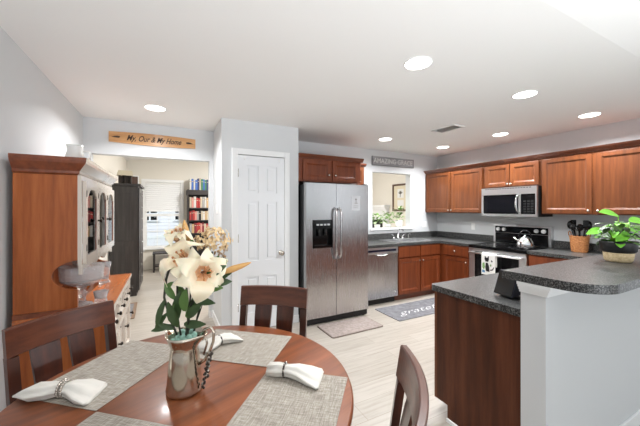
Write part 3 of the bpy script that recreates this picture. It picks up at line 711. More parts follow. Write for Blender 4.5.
# ------------------------------------------------------------------ signs
t = thing('wall_sign', 'long honey wood sign with dark script above the doorway', 'sign', (-.14, YB-.0002, 2.247))
n = 20
top = [(-.455+.91*i/n, .058+.012*math.sin(PI*i/n)) for i in range(n+1)]; bot = [(-.455+.91*i/n, -.058-.012*math.sin(PI*i/n)) for i in range(n+1)]
b = MB(); b.prism(top+bot[::-1], -.018, 0, axis='y'); b.build('board', M['sign_wood'], t)
text_mesh('lettering', 'My, Our & My Home', .092, M['sign_ink'], t, (0, -.0185, 0), (PI/2, 0, 0), .0008, .45, sx=.72, bold=.0015)
for s in (-1, 1):
    b = MB(); b.prism([(s*.43, -.004), (s*.40, .010), (s*.375, .014), (s*.35, .012), (s*.345, 0), (s*.36, -.010), (s*.39, -.008)], -.0192, -.0181, axis='y'); b.build('fish_emblem', M['sign_ink'], t)
t = thing('wall_sign', 'grey weathered wood sign with pale letters above the pass-through', 'sign', (3.575, YB-.0002, 2.252))
MB().box(-.475, .475, -.02, 0, -.078, .078, bev=.002).build('board', M['sign_grey'], t)
b = MB(); b.box(-.475, .475, -.022, -.0205, -.078, -.07); b.box(-.475, -.467, -.022, -.0205, -.07, .078); b.box(.467, .475, -.022, -.0205, -.07, .078); b.build('border', M['black_matte'], t)
text_mesh('lettering', 'AMAZING GRACE', .12, M['sign_white'], t, (0, -.0206, 0), (PI/2, 0, 0), .0006, 0, sx=.92)

# ------------------------------------------------------------------ pass-through plants, picture, mantel
rnd = random.Random(5)
for i, (x, n, hgt, lab, p_) in enumerate(((3.29, 60, .22, 'round green and cream plant in a low white pot, nearest the refrigerator on the sill', .055), (3.54, 70, .27, 'middle leafy plant in a low white pot on the pass-through sill', .055), (3.79, 60, .28, 'leafy plant in the tall white pot at the right of the sill', .07))):
    t = thing('potted_plant', lab, 'plant', (x, YB+.085, PZ0+.0005), 0, 'plants on the pass-through sill')
    ph = .13 if i == 2 else .06
    MB().lathe([(p_*.85, 0), (p_, ph), (p_*.9, ph), (p_*.85, ph-.02)], n=20).build('pot', M['white_ceramic'], t)
    b = MB()
    for k in range(n):
        a = rnd.uniform(0, 2*PI); el = rnd.uniform(-.15, 1.1); rr = rnd.uniform(.03, .14); z = ph+.01+rnd.uniform(0, hgt-.06)
        b.leaf((rr*math.cos(a)*.7, rr*math.sin(a)*.5, z), (math.cos(a), math.sin(a)*.7, el), rnd.uniform(.05, .085), rnd.uniform(.035, .06), rnd.choice((M['leaf_var'], M['leaf_pale'], M['leaf_mid'], M['leaf_var'])), bend=.35)
    b.build('foliage', None, t)
t = thing('framed_picture', 'dark-framed botanical print on the cream wall beyond the pass-through', 'picture', (5.5998, 6.42, 1.36), RZ)
b = MB(); w_, h_ = .62, .74
for x0, x1, z0, z1 in ((0, .05, 0, h_), (w_-.05, w_, 0, h_), (.05, w_-.05, 0, .05), (.05, w_-.05, h_-.05, h_)): b.box(x0, x1, -.03, 0, z0, z1, bev=.004)
b.build('frame', M['frame_dark'], t); MB().box(.05, w_-.05, -.01, -.001, .05, h_-.05).build('mount', M['print'], t)
b = MB(); b.box(.19, .43, -.0112, -.0102, .36, .6); b.box(.19, .43, -.0112, -.0102, .14, .3); b.build('print', M['sign_white'], t)
b = MB(); b.tube([(.3, -.0125, .38), (.31, -.0125, .47), (.32, -.0125, .55)], .008, n=5)
for a in (.5, 1.2, 2.0, 2.7): b.leaf((.31, -.0125, .47), (math.cos(a), 0, math.sin(a)), .09, .035, up=(0, 1, 0), bend=0, fold=0)
b.build('drawing', M['print_ink'], t)
t = thing('fireplace_mantel', 'white mantel shelf on the wall beyond the pass-through', 'mantel', (5.599, 7.55, 0), RZ)
b = MB(); b.box(-.05, 1.0, -.2, 0, 1.47, 1.53, bev=.005); b.box(-.02, .97, -.15, 0, 1.41, 1.4695); b.build('shelf', M['trim'], t)
b = MB(); b.box(0, .17, -.08, 0, 0, 1.4095); b.box(.78, .95, -.08, 0, 0, 1.4095); b.box(.17, .78, -.08, 0, 1.1, 1.4095); b.build('surround', M['trim'], t)
MB().box(.17, .78, -.03, -.001, 0, 1.0995).build('firebox', M['black_matte'], t)

# ------------------------------------------------------------------ mats on the floor
def rounded(w, d, r, n=6):
    out = []
    for cx, cy, a0 in ((w-r, r, -90), (w-r, d-r, 0), (r, d-r, 90), (r, r, 180)):
        for k in range(n+1): a = R(a0+90*k/n); out.append((cx+r*math.cos(a), cy+r*math.sin(a)))
    return out
t = thing('floor_mat', 'taupe rectangular floor mat in front of the refrigerator', 'mat', (1.605, 2.81, .0003), R(1))
b = MB(); b.prism(rounded(.72, .39, .03), 0, .008); b.build('edge', M['rug_edge'], t)
b = MB(); b.prism([(p[0]+.012, p[1]+.012) for p in rounded(.696, .366, .025)], .0082, .011); b.build('pile', M['rug_taupe'], t)
t = thing('floor_mat', 'dark grey kitchen mat with white script before the sink cabinet', 'mat', (2.6, 2.86, .0003), 0)
b = MB(); b.prism(rounded(1.25, .5, .01), 0, .009); b.build('mat', M['rug_grey'], t)
text_mesh('lettering', 'grateful', .19, M['sign_white'], t, (.58, .2, .0092), (0, 0, 0), .0003, .6, sx=1.5, bold=-.0035)
t = thing('rug', 'small brown fringed rug beside the dark armoire', 'rug', (-.62, 4.5, .0003), R(2))
b = MB(); b.prism(rounded(.24, .75, .01), 0, .01); b.build('pile', M['rug_brown'], t)
b = MB(); b.box(.04, .2, .06, .69, .0102, .0112); b.box(.08, .16, .15, .6, .0114, .0124); b.build('border', M['rug_grey'], t)

# ------------------------------------------------------------------ hutch (front faces +X)
HY0, HY1 = 2.335, 3.49
HW = HY1-HY0
t = thing('china_hutch', 'tall brown wooden china hutch with glazed front, its sheen painted pale, by left wall', 'cabinet', (-.5, HY0, 0), PI/2)
# local: x along +Y, y from front (0) to the wall (+), facing -y
bz = .775; ud = .297
for x0 in (0, HW-.02):
    b = MB(); cut = [(.125*math.sin(PI*k/16)**.5, 1.10-.185*k/16) for k in range(17)]
    b.prism([(0, 1.12)]+cut+[(0, bz+.0005), (ud, bz+.0005), (ud, 1.63), (0, 1.63)], x0, x0+.02, axis='x'); b.build('side_panel', M['hutch'], t)
b = MB(); b.box(.02, HW-.02, ud-.015, ud, bz+.0005, 1.63); b.build('back_panel', M['hutch'], t)
b = MB(); b.box(.02, HW-.02, .03, ud-.0155, 1.07, 1.09); b.box(.02, HW-.02, .03, ud-.0155, 1.33, 1.345); b.box(.02, HW-.02, 0, ud-.0155, 1.61, 1.63); b.build('shelf', M['hutch_crown'], t)
b = MB()
pr = [(.0, 1.631), (-.012, 1.64), (-.014, 1.655), (-.03, 1.675), (-.05, 1.70), (-.055, 1.715), (-.055, 1.735)]
for (y, z), (y2, z2) in zip(pr, pr[1:]):
    b.loft([[(y, y, z), (HW-y, y, z), (HW-y, ud, z), (y, ud, z)], [(y2, y2, z2), (HW-y2, y2, z2), (HW-y2, ud, z2), (y2, ud, z2)]], smooth=False)
cr = b.build('crown', M['hutch_crown'], t)
b = MB()
for (y, z), (y2, z2) in zip(pr, pr[1:]):
    b.loft([[(y, y-.002, z), (HW-y, y-.002, z), (HW-y2, y2-.002, z2), (y2, y2-.002, z2)], [(y, y-.0005, z), (HW-y, y-.0005, z), (HW-y2, y2-.0005, z2), (y2, y2-.0005, z2)]], smooth=False)
b.build('crown_sheen', M['hutch_sheen'], cr)  # thin pale sheet: glare painted over the brown crown
b = MB(); b.box(0, .022, -.0195, -.0005, 1.07, 1.63); b.box(HW-.02, HW, -.0195, -.0005, 1.07, 1.63); b.box(.022, HW-.02, -.0195, -.0005, 1.6, 1.63); b.build('face_frame', M['hutch_sheen'], t)
b = MB(); n = 24
pts = [(.02+(HW-.04)*i/n, 1.005+.03*abs(math.sin(PI*3*i/n))) for i in range(n+1)]
b.prism(pts+[(HW-.02, 1.068), (.02, 1.068)], -.0195, -.0005, axis='y'); b.build('apron', M['hutch_sheen'], t)
nd = 3; dw = (HW-.05)/nd
for k in range(nd):
    x0 = .025+dw*k; w_ = dw-.006; z0, z1 = 1.072, 1.598; hh = z1-z0
    b = MB(); r_ = .036
    b.box(0, r_, -.02, 0, 0, hh); b.box(w_-r_, w_, -.02, 0, 0, hh); b.box(r_, w_-r_, -.02, 0, 0, .05)
    m_ = 16; arc = [(r_+(w_-2*r_)*i/m_, hh-.11+.06*math.sin(PI*i/m_)+.012*abs(math.sin(2*PI*i/m_))) for i in range(m_+1)]
    b.prism(arc+[(w_-r_, hh), (r_, hh)], -.02, 0, axis='y')
    dd = b.build('door', M['hutch_sheen'], t, (x0, -.0205, z0))
    b = MB(); b.box(r_-.002, r_+.008, -.016, -.004, .05, hh-.1); b.box(w_-r_-.008, w_-r_+.002, -.016, -.004, .05, hh-.1); b.build('glazing_bead', M['hutch_crown'], dd)
    MB().box(r_, w_-r_, -.012, -.009, .045, hh-.04).build('pane', M['cabinet_glass'], dd)
    MB().lathe(KN, (.02 if k == 2 else w_-.02, -.02, hh*.5), axis='y', n=12).build('knob', M['knob_dark'], dd)
    for z in (.08, hh-.1): MB().box(-.004, .006, -.024, -.0203, z, z+.04).build('hinge', M['knob_dark'], dd)
# base
bd = .497
b = MB(); b.box(.0, HW, -.15, ud, .08, bz-.031); b.box(.03, HW-.03, -.12, ud, 0, .08); bs = b.build('base_body', M['hutch'], t)
b = MB(); b.box(-.018, HW+.02, -.178, ud, bz-.03, bz, bev=.006); b.build('base_top', M['hutch_top'], t)
b = MB(); b.box(-.017, HW+.019, -.1795, -.1783, bz-.028, bz-.001); b.build('top_edge_sheen', M['hutch_sheen'], t)  # pale strip painting the glare along the edge of the brown top
b = MB(); b.box(-.014, -.0005, 0, ud, bz-.06, bz-.0305); b.box(-.012, -.0005, 0, ud, bz+.001, bz+.03); b.build('side_moulding', M['hutch_crown'], t)
dw = HW/3
for k in range(3):
    o = panel_door(dw-.02, .17, .03, m=M['hutch_sheen'], name='drawer', parent=t, loc=(dw*k+.01, -.1505, .565))
    for x in (.09, dw-.11): MB().lathe(KN, (x, -.02, .085), axis='y', n=12).build('knob', M['knob_dark'], o)
    o = panel_door(dw-.02, .45, .05, m=M['hutch_sheen'], parent=t, loc=(dw*k+.01, -.1505, .1))
    MB().lathe(KN, (dw-.05, -.02, .3), axis='y', n=12).build('knob', M['knob_dark'], o)
# dishes in the hutch
for i, (yy, lab) in enumerate(((2.6, 'nearest of three plates behind the hutch glass'), (2.93, 'middle of three plates behind the hutch glass'), (3.26, 'farthest of three plates behind the hutch glass'))):
    b = MB(); b.lathe([(.001, 0), (.06, .002), (.095, .014), (.097, .017), (.06, .006), (.001, .004)], n=28, cap=False)
    b.xf(Matrix.Rotation(R(78), 4, 'Y')); o = b.build('plate', M['white_ceramic'], None, (-.775, yy, 1.345+.098)); tag(o, 'blue-white '+lab, 'plate', 'plates in the hutch')
o = MB().lathe([(.001, 0), (.06, .003), (.1, .018), (.102, .022), (.06, .008), (.001, .005)], n=28, cap=False).xf(Matrix.Rotation(R(72), 4, 'Y') @ Matrix.Identity(4)).build('plate', M['white_ceramic'], None, (-.64, 3.27, bz+.100)); tag(o, 'white plate standing in the open hutch shelf behind the tall glass', 'plate')
t = thing('jug', 'white ceramic jug on top of the wooden hutch', 'jug', (-.61, 2.78, 1.7355), R(20))
MB().lathe([(.04, 0), (.055, .03), (.058, .07), (.046, .11), (.048, .14), (.052, .155), (.044, .155), (.04, .1)], n=24).build('body', M['white_ceramic'], t)
MB().tube([(.045, 0, .12), (.085, 0, .12), (.09, 0, .075), (.055, 0, .045)], .007, n=8).build('handle', M['white_ceramic'], t)
t = thing('cake_stand', 'cut glass pedestal cake bowl on the hutch ledge', 'cake stand', (-.512, 2.505, bz+.0005))
b = MB(); b.lathe([(.065, 0), (.06, .008), (.025, .02), (.018, .05), (.03, .08), (.02, .1), (.028, .12), (.05, .132), (.001, .1355)], n=10, smooth=False); b.build('pedestal', M['cut_glass'], t)
b = MB(); b.lathe([(.04, .136), (.09, .146), (.118, .17), (.122, .24), (.126, .266), (.12, .266), (.114, .18), (.086, .156), (.001, .146)], n=20, smooth=False); b.build('bowl', M['cut_glass'], t)
t = thing('glass_vase', 'tall clear glass vase on the hutch ledge', 'vase', (-.49, 3.16, bz+.0005))
MB().lathe([(.042, 0), (.042, .01), (.03, .03), (.036, .1), (.05, .18), (.046, .18), (.033, .1), (.026, .035), (.001, .03)], n=24).build('body', M['cut_glass'], t)
t = thing('votive_holder', 'short cut glass candle holder on the near hutch ledge', 'candle holder', (-.395, 2.42, bz+.0005))
MB().lathe([(.035, 0), (.04, .02), (.032, .05), (.042, .1), (.036, .1), (.027, .055), (.001, .05)], n=20).build('body', M['cut_glass'], t)

# ------------------------------------------------------------------ dark armoire in the room beyond (front faces +X)
AY0, AY1, AH = 5.66, 6.45, 1.83
t = thing('armoire', 'tall dark charcoal armoire beyond the doorway', 'cabinet', (-.43, AY0, 0), PI/2)
AW = AY1-AY0
b = MB(); b.box(0, AW, 0, .385, .06, AH-.04); b.box(.02, AW-.02, .02, .37, 0, .06); b.build('body', M['armoire'], t)
b = MB()
for y0, y1, z0, z1 in ((.0, .06, .1, AH-.05), (.325, .385, .1, AH-.05), (.06, .325, .1, .18), (.06, .325, AH-.14, AH-.05), (.06, .325, .82, .9), (.17, .215, .18, .82)): b.box(-.014, -.0003, y0, y1, z0, z1)
b.build('side_frame', M['armoire'], t)
b = MB(); b.box(-.03, AW+.03, -.04, .385, AH-.0395, AH, bev=.006); b.build('top', M['armoire'], t)
for k in range(2):
    o = panel_door(AW/2-.012, AH-.16, .06, m=M['armoire'], parent=t, loc=(.006+k*AW/2, -.0003, .09))
    b = MB()
    for j in range(8):
        b.ball((AW/2-.035 if k == 0 else .022, -.026, .16+j*.2), .009, n=8)
    b.build('stud', M['chrome'], o)
t = thing('decor_house', 'cream and dark wooden house ornament on the armoire', 'ornament', (-.63, 5.85, AH+.0005), R(10))
b = MB(); b.box(-.09, -.06, -.06, .06, 0, .14); b.box(.06, .09, -.06, .06, 0, .14); b.box(-.06, .06, .03, .06, 0, .14); b.box(-.012, .012, -.06, .03, 0, .14); b.build('frame', M['knob_dark'], t)
b = MB(); b.prism([(-.11, .1405), (-.095, .22), (.095, .22), (.11, .1405)], -.08, .08, axis='y'); b.build('roof', M['print'], t)
t = thing('photo_frame', 'small dark picture frame on the armoire beside the house ornament', 'picture frame', (-.50, 5.95, AH+.0005), R(15))
b = MB(); b.box(-.06, -.045, -.012, .0, 0, .16); b.box(.045, .06, -.012, .0, 0, .16); b.box(-.045, .045, -.012, 0, 0, .015); b.box(-.045, .045, -.012, 0, .145, .16); b.build('frame', M['white_plastic'], t)
MB().box(-.045, .045, -.008, -.002, .015, .145).build('photo', M['frame_dark'], t)
# side table under window
t = thing('side_table', 'low dark side table under the far window', 'table', (-.3, 7.55, 0))
MB().box(0, .5, 0, .36, .40, .43, bev=.004).build('top', M['bookcase'], t)
for x in (.01, .455):
    for y in (.01, .315): MB().box(x, x+.035, y, y+.035, 0, .3995).build('leg', M['bookcase'], t)
MB().box(.05, .45, .02, .34, .12, .14).build('shelf', M['bookcase'], t)
# bookcase
BX0, BX1, BY0, BY1 = .42, 1.3, 7.70, 7.985
t = thing('bookcase', 'tall dark bookcase full of books beside the far window', 'bookcase', (BX0, BY0, 0))
bw, bdp = BX1-BX0, BY1-BY0
b = MB(); b.box(0, .03, 0, bdp, 0, 1.76); b.box(bw-.03, bw, 0, bdp, 0, 1.76); b.box(.03, bw-.03, bdp-.015, bdp, 0, 1.76); b.build('case', M['bookcase'], t)
MB().box(-.015, bw+.015, -.02, bdp, 1.7605, 1.88, bev=.006).build('top', M['bookcase'], t)
SHZ = [1.45, 1.15, .84, .53, .22]
for z in SHZ: MB().box(.0305, bw-.0305, .005, bdp-.0155, z-.025, z).build('shelf', M['bookcase'], t)
cols = {'red': (178, 58, 54), 'cream': (196, 184, 162), 'pink': (206, 140, 132), 'dark brown': (74, 54, 46), 'grey': (156, 154, 152), 'blue': (70, 112, 190), 'white': (206, 204, 198), 'green': (70, 128, 96), 'navy': (44, 58, 104), 'maroon': (128, 44, 50), 'tan': (192, 160, 118), 'black': (36, 34, 36)}
for k, c in cols.items(): M['book_'+k] = mat('book_'+k.replace(' ', '_'), c, .6)
bookrows = [(1.8805, ['white', 'blue', 'white', 'blue', 'navy', 'cream', 'green', 'blue', 'green', 'navy'], 'on top of the dark bookcase', .29),
            (SHZ[0]+.0005, ['cream', 'pink', 'white', 'red', 'red', 'cream', 'grey', 'white', 'tan', 'navy', 'black', 'green'], 'on the highest shelf of the dark bookcase', .27),
            (SHZ[1]+.0005, ['red', 'maroon', 'red', 'pink', 'grey', 'black', 'cream', 'white', 'tan', 'cream', 'red', 'grey'], 'on the second shelf of the dark bookcase', .25),
            (SHZ[2]+.0005, ['grey', 'tan', 'maroon', 'red', 'red', 'pink', 'maroon', 'cream', 'red', 'grey', 'red', 'tan'], 'on the third shelf of the dark bookcase', .25)]
ORD = ['first', 'second', 'third', 'fourth', 'fifth', 'sixth', 'seventh', 'eighth', 'ninth', 'tenth', 'eleventh', 'twelfth']
rnd = random.Random(11)
for z, row, where, hb in bookrows:
    x = BX0+.045
    for i, c in enumerate(row):
        w_ = rnd.uniform(.034, .052); hgt = hb*rnd.uniform(.82, 1); dp = rnd.uniform(.15, .19)
        if x+w_ > BX1-.04: break
        b = MB(); b.box(0, w_, .006, dp, 0, hgt, bev=.002, seg=1, m=M['book_'+c]); b.box(.004, w_-.004, .0, .0055, .0, hgt, m=M['book_'+c])
        b.box(.006, w_-.006, -.0015, -.0002, hgt*.72, hgt*.78, m=M['book_cream'] if c not in ('cream', 'white') else M['book_tan'])
        o = b.build('book', None, None, (x, BY0+.03, z)); tag(o, f'{c} hardback book, {ORD[i]} from the window side {where}', 'book', 'books '+where)
        x += w_+.003

# ------------------------------------------------------------------ dining table
TC = Vector((.083, 1.19)); TZ = .76
t = thing('dining_table', 'round cherry wood dining table set with woven placemats', 'table', (TC.x, TC.y, 0), R(20))
MB().lathe([(.001, TZ-.034), (.57, TZ-.034), (.584, TZ-.03), (.592, TZ-.02), (.592, TZ-.012), (.588, TZ-.003), (.583, TZ), (.001, TZ)], n=96).build('table_top', M['table'], t)
b = MB(); b.lathe([(.44, TZ-.1), (.44, TZ-.0345), (.42, TZ-.0345), (.42, TZ-.1)], n=64, cap=False); b.build('apron', M['chair'], t)
b = MB(); b.lathe([(.001, TZ-.036), (.2, TZ-.036), (.2, TZ-.06), (.06, TZ-.08), (.05, .5), (.075, .4), (.085, .25), (.06, .14), (.001, .14)], n=32); b.build('pedestal', M['chair_z'], t)
for k in range(4):
    a = PI/2*k+R(20); c_, s_ = math.cos(a), math.sin(a)
    pts = [(.05, .2), (.12, .19), (.2, .12), (.27, .045), (.33, .025)]; b = MB()
    b.tube([(r_*c_, r_*s_, z) for r_, z in pts], [.04, .036, .03, .026, .024], n=10); b.build('foot', M['chair_z'], t)
# placemats: pinwheel around the bare centre
n1 = Vector((.765, -.644)); n2 = Vector((.644, .765))
P = Vector((.375, 1.189)); Q = Vector((-.205, 1.189))
def placemat(corner, out, lng, wo, wl, label):
    ang = math.atan2(lng.y, lng.x)
    flip = out.x*(-lng.y)+out.y*lng.x
    b = MB(); y0, y1 = (0, wo) if flip > 0 else (-wo, 0)
    b.box(0, wl, y0, y1, 0, .0025, bev=.0008, seg=1)
    o = b.build('placemat', M['woven'], None, (corner.x, corner.y, TZ+.0004), ang)
    tag(o, label, 'placemat', 'woven placemats on the round table')
placemat(P+n1*.002, n1, -n2, .325, .46, 'woven beige placemat under the napkin nearest the half wall')
placemat(P+n2*.002-n1*.002, n2, -n1, .305, .435, 'woven beige placemat at the place before the rear chair')
placemat(Q-n1*.004, -n1, n2, .325, .46, 'woven beige placemat before the chair beside the hutch')
placemat(Q-n2*.002+n1*.002, -n2, n1, .31, .435, 'woven beige placemat cut by the bottom edge of the photo')

# napkins with rings
def napkin(pos, ang, label, secs, ring_s, rz, dark):
    t = thing('napkin', label, 'napkin', (pos[0], pos[1], TZ+.0034), ang, 'white napkins on the placemats')
    b = MB(); n = 36; rings = []
    for s, hw, hh, yo, z0 in secs:
        ring = []
        for k in range(n):
            a = 2*PI*k/n; pl = 1+(.1+.22*min(1, abs(s-ring_s)/.08))*math.cos(6*a+1.2+9*s)*min(1, hw/.03)
            y = yo+hw*math.cos(a)*(.5+.5*pl); z = z0+hh*.62+hh*.62*math.sin(a)*pl
            ring.append((s, y, max(z, .0004)))
        rings.append(ring)
    b.loft(rings); b.build('cloth', M['napkin'], t)
    r = thing('napkin_ring', label.replace('white linen napkin', 'beaded ring around the white linen napkin'), 'napkin ring', (pos[0], pos[1], TZ+.0034), ang, 'beaded napkin rings')
    b = MB(); nb = 20
    for k in range(nb):
        a = 2*PI*k/nb
        for dx in ((-.006, .006) if not dark else (0,)):
            b.ball((ring_s+dx, rz*1.1*math.cos(a), rz+.001+rz*math.sin(a)), .0052 if not dark else .0046, M['bead_dark'] if dark and k % 3 else M['bead_light'], n=6)
    b.build('beads', None, r)
secsA = [(-.165, .003, .005, .004, 0), (-.14, .016, .016, .003, 0), (-.09, .04, .03, 0, 0), (-.04, .034, .032, 0, .001), (0, .02, .03, 0, .004), (.035, .034, .036, -.004, .001), (.075, .055, .03, -.01, 0), (.115, .062, .014, -.012, 0), (.123, .05, .006, -.012, 0)]
napkin((-.328, 1.342), R(-22), 'white linen napkin at the place beside the hutch chair', secsA, 0.004, .0245, False)
secsB = [(-.085, .018, .022, 0, .002), (-.08, .024, .034, 0, 0), (-.04, .027, .038, 0, 0), (0, .022, .034, 0, .002), (.04, .036, .034, .002, 0), (.085, .056, .022, .0, 0), (.125, .066, .012, -.004, 0), (.133, .055, .005, -.004, 0)]
napkin((.42, 1.09), R(-38), 'white linen napkin on the placemat toward the half wall', secsB, -.012, .0245, True)
secsC = [(-.1, .02, .012, 0, 0), (-.09, .05, .02, 0, 0), (-.03, .04, .03, 0, 0), (0, .022, .034, 0, .002), (.04, .04, .03, 0, 0), (.09, .06, .012, 0, 0), (.1, .05, .005, 0, 0)]
napkin((.225, 1.50), R(20), 'white linen napkin partly hidden behind the metal pitcher', secsC, 0, .02, True)

# ------------------------------------------------------------------ pitcher and flowers; local x = right of view, y = away
VX, VY = .055, 1.185
t = thing('pitcher', 'polished metal pitcher vase with looped handle on the table', 'pitcher', (VX, VY, TZ+.0005), YAW)
prof = [(.055, 0), (.061, .003), (.062, .012), (.059, .03), (.054, .09), (.049, .14), (.0465, .155), (.0465, .162), (.05, .172), (.059, .195), (.064, .208)]
n = 40; rings = []
def rim(r, z, a):
    k = max(0, (z-.16)/.048); sp = math.exp(-((abs((a-PI+PI) % (2*PI)-PI))/.38)**2)  # spout towards local -x
    return (r+.02*k*sp)
for r_, z in prof: rings.append([(-rim(r_, z, a)*math.cos(a), rim(r_, z, a)*math.sin(a), z+.008*max(0, (z-.16)/.048)*math.exp(-((a if a < PI else 2*PI-a)/.4)**2)) for a in [2*PI*k/n for k in range(n)]])
for r_, z in ((.061, .206), (.047, .165), (.045, .15), (.05, .09)): rings.append([(-rim(r_, z, a)*math.cos(a), rim(r_, z, a)*math.sin(a), z+.007*max(0, (z-.16)/.048)*math.exp(-((a if a < PI else 2*PI-a)/.4)**2)) for a in [2*PI*k/n for k in range(n)]])
b = MB(); b.loft(rings); b.build('body', M['pewter'], t)
b = MB(); b.tube([(.058, -.002, .19), (.075, -.004, .222), (.096, -.006, .232), (.109, -.006, .215), (.107, -.006, .18), (.092, -.004, .14), (.074, -.002, .11), (.052, 0, .095)], [.006, .006, .0055, .005, .005, .005, .006, .006], n=8); b.tube([(.06, 0, .185), (.078, 0, .19), (.082, 0, .17), (.07, 0, .13)], .004, n=6); b.build('handle', M['pewter'], t)
b = MB(); n_ = 24
for i in range(16):
    a = i*2.4; r_ = .032*math.sqrt((i+.5)/16)*1.35; b.ball((r_*math.cos(a), r_*math.sin(a), .185+.006*(i % 3)), .012, n=8)
g = b.build('glass_pebbles', M['mint'], t); g['kind'] = 'stuff'
s_ = thing('bead_strand', 'strand of dark and silver beads draped from the pitcher handle', 'beads', (VX, VY, TZ+.0005), YAW)
rnd = random.Random(9)
for q in range(2):
    b = MB()
    for i in range(24 if q == 0 else 16):
        z = .138-.0054*i; x = .084-.024*min(1, max(0, (.13-z)/.12))+.004*math.sin(i*1.7+q)+q*.006
        b.ball((x+.009, -.008-q*.006+.004*math.cos(i*2.1), max(z, .006)), .0048+.0015*(i % 3 == 0), M['bead_dark'] if (i+q) % 3 else M['bead_light'], n=7)
    b.build('beads', None, s_)

VB = (VX, VY, TZ+.0005)
def px(u, v, f=0.0):  # metres right of / above the pitcher's foot from the measured drawing of the bouquet
    return Vector(((u-184)*.00362*(1+f/1.07), f, (CAM_H-(v-209)*.00362*(1+f/1.07))-TZ))
rnd_p = random.Random(21)
def blossom(parent, c, axis, size, roll=0, open_=1.0):
    ax = Vector(axis).normalized(); u_ = ax.cross(Vector((0, 0, 1))).normalized(); v_ = ax.cross(u_).normalized()
    bl = None
    for k in range(6):
        a = roll+PI/3*k+rnd_p.uniform(-.14, .14); rad = u_*math.cos(a)+v_*math.sin(a); inner = k % 2
        L = size*(1 if inner else .95)*rnd_p.uniform(.86, 1.1); W_ = size*(.6 if inner else .44)*rnd_p.uniform(.9, 1.1); N = 8; rows = []
        b = MB(); side = ax.cross(rad).normalized(); rec = rnd_p.uniform(.25, .7)
        for i in range(N+1):
            q = i/N
            # trumpet throat then recurving outward
            r_ = L*(.06+.86*q**1.15*open_); h_ = L*(.02+.52*math.sin(min(q*1.15, 1)*PI*.62)-rec*max(0, q-.5)**1.3*2.0)
            cen = c+rad*r_+ax*h_; w_ = W_*.5*max(.03, math.sin(PI*min(1, (q**.85)*.94+.06)))**.9
            lift = .22*w_
            rows.append([cen+side*w_*e+ax*(lift*abs(e)+.006*math.sin(q*12+e*3+k)*abs(e)) for e in (-1, -.5, 0, .5, 1)])
        b.loft(rows, M['petal'], closed=False, cap=False)
        im = b.mi(M['petal_tip'])
        b.bm.faces.ensure_lookup_table()
        for f in b.bm.faces[:8]: f.material_index = im
        ib = b.mi(M['petal_blush'])
        for f in b.bm.faces[8:16]: f.material_index = ib
        o = b.build('blossom' if bl is None else 'petal', None, bl or parent)
        if bl is None: bl = o
    b = MB()
    for k in range(6):
        a = PI/3*k+.4; rad = u_*math.cos(a)+v_*math.sin(a)
        e = c+rad*size*.16+ax*size*.46; b.tube([c+ax*.01, c+rad*size*.08+ax*size*.28, e], .0016, n=5); b.ball(e, .0045, n=6)
    b.build('stamens', M['stamen'], bl)
def stem(parent, pts, r=.0035): MB().tube(pts, r, M['stem'], n=7).build('stem', None, parent)
def leaves(parent, lst, m='leaf_dark'):
    for (o, d_, L, w_, mm) in lst:
        MB().leaf(o, d_, L, w_, M[mm], up=(0, -1, .3), bend=.2, fold=.3).build('leaf', None, parent)
t = thing('lily', 'open cream lily facing right at the centre of the bouquet', 'flower', VB, YAW)
c = px(210, 272, -.06)
stem(t, [px(184, 345), px(190, 312, -.01), px(198, 292, -.03), c]); blossom(t, c, (.45, -.8, .05), .12, .4, .9)
leaves(t, [(px(188, 318, -.02), (.5, -.2, .6), .09, .032, 'leaf_mid'), (px(194, 305, -.03), (.75, -.2, .5), .1, .034, 'leaf_dark'), (px(186, 325, -.02), (.75, -.3, .1), .085, .03, 'leaf_dark'), (px(189, 312, -.04), (.15, -.4, .9), .085, .036, 'leaf_mid'), (px(183, 328, -.04), (-.2, -.4, .85), .1, .036, 'leaf_dark'), (px(192, 318, -.04), (.6, -.4, .6), .08, .034, 'leaf_dark')])
t = thing('lily', 'tall open cream lily with pink throat at the left of the bouquet', 'flower', VB, YAW)
c = px(193, 264, -.03)
stem(t, [px(182, 345), px(176, 315), px(178, 285, -.01), c]); blossom(t, c, (-.35, -.7, .55), .128, .1, .85)
leaves(t, [(px(177, 300, -.02), (-.35, -.3, .75), .07, .026, 'leaf_mid'), (px(180, 322, -.03), (.1, -.2, .8), .11, .036, 'leaf_dark')])
t = thing('lily', 'upper cream lily half open above the left blossom', 'flower', VB, YAW)
c = px(181, 243, .0)
stem(t, [px(186, 345, .01), px(186, 300, .01), c]); blossom(t, c, (-.2, -.45, .95), .105, .7, .5)
leaves(t, [(px(186, 298, 0), (-.5, 0, .6), .06, .024, 'leaf_mid')])
t = thing('lily_bud', 'tall closed lily bud at the top of the bouquet', 'flower bud', VB, YAW)
stem(t, [px(183, 345, .02), px(188, 290, .02), px(185, 243, .01)])
b = MB(); o = px(186, 250, .01); e = px(183.5, 220, .0)
pts = [o+(e-o)*q for q in (0, .2, .45, .7, .9, 1)]; b.tube(pts, [.004, .011, .0145, .012, .006, .002], M['bud'], n=10); b.build('bud', None, t)
leaves(t, [(px(186, 252, -.01), (.5, -.2, .8), .05, .026, 'leaf_mid')])
t = thing('lily_bud', 'long tan lily bud pointing right from the bouquet', 'flower bud', VB, YAW)
stem(t, [px(186, 345, -.01), px(196, 305, -.04), px(212, 284, -.05), px(229, 274, -.06)])
b = MB(); o = px(228, 274, -.06); e = px(259, 263, -.06)
b.tube([o+(e-o)*q for q in (0, .15, .4, .7, .9, 1)], [.004, .0085, .012, .009, .005, .0015], M['bud'], n=10); b.build('bud', None, t)
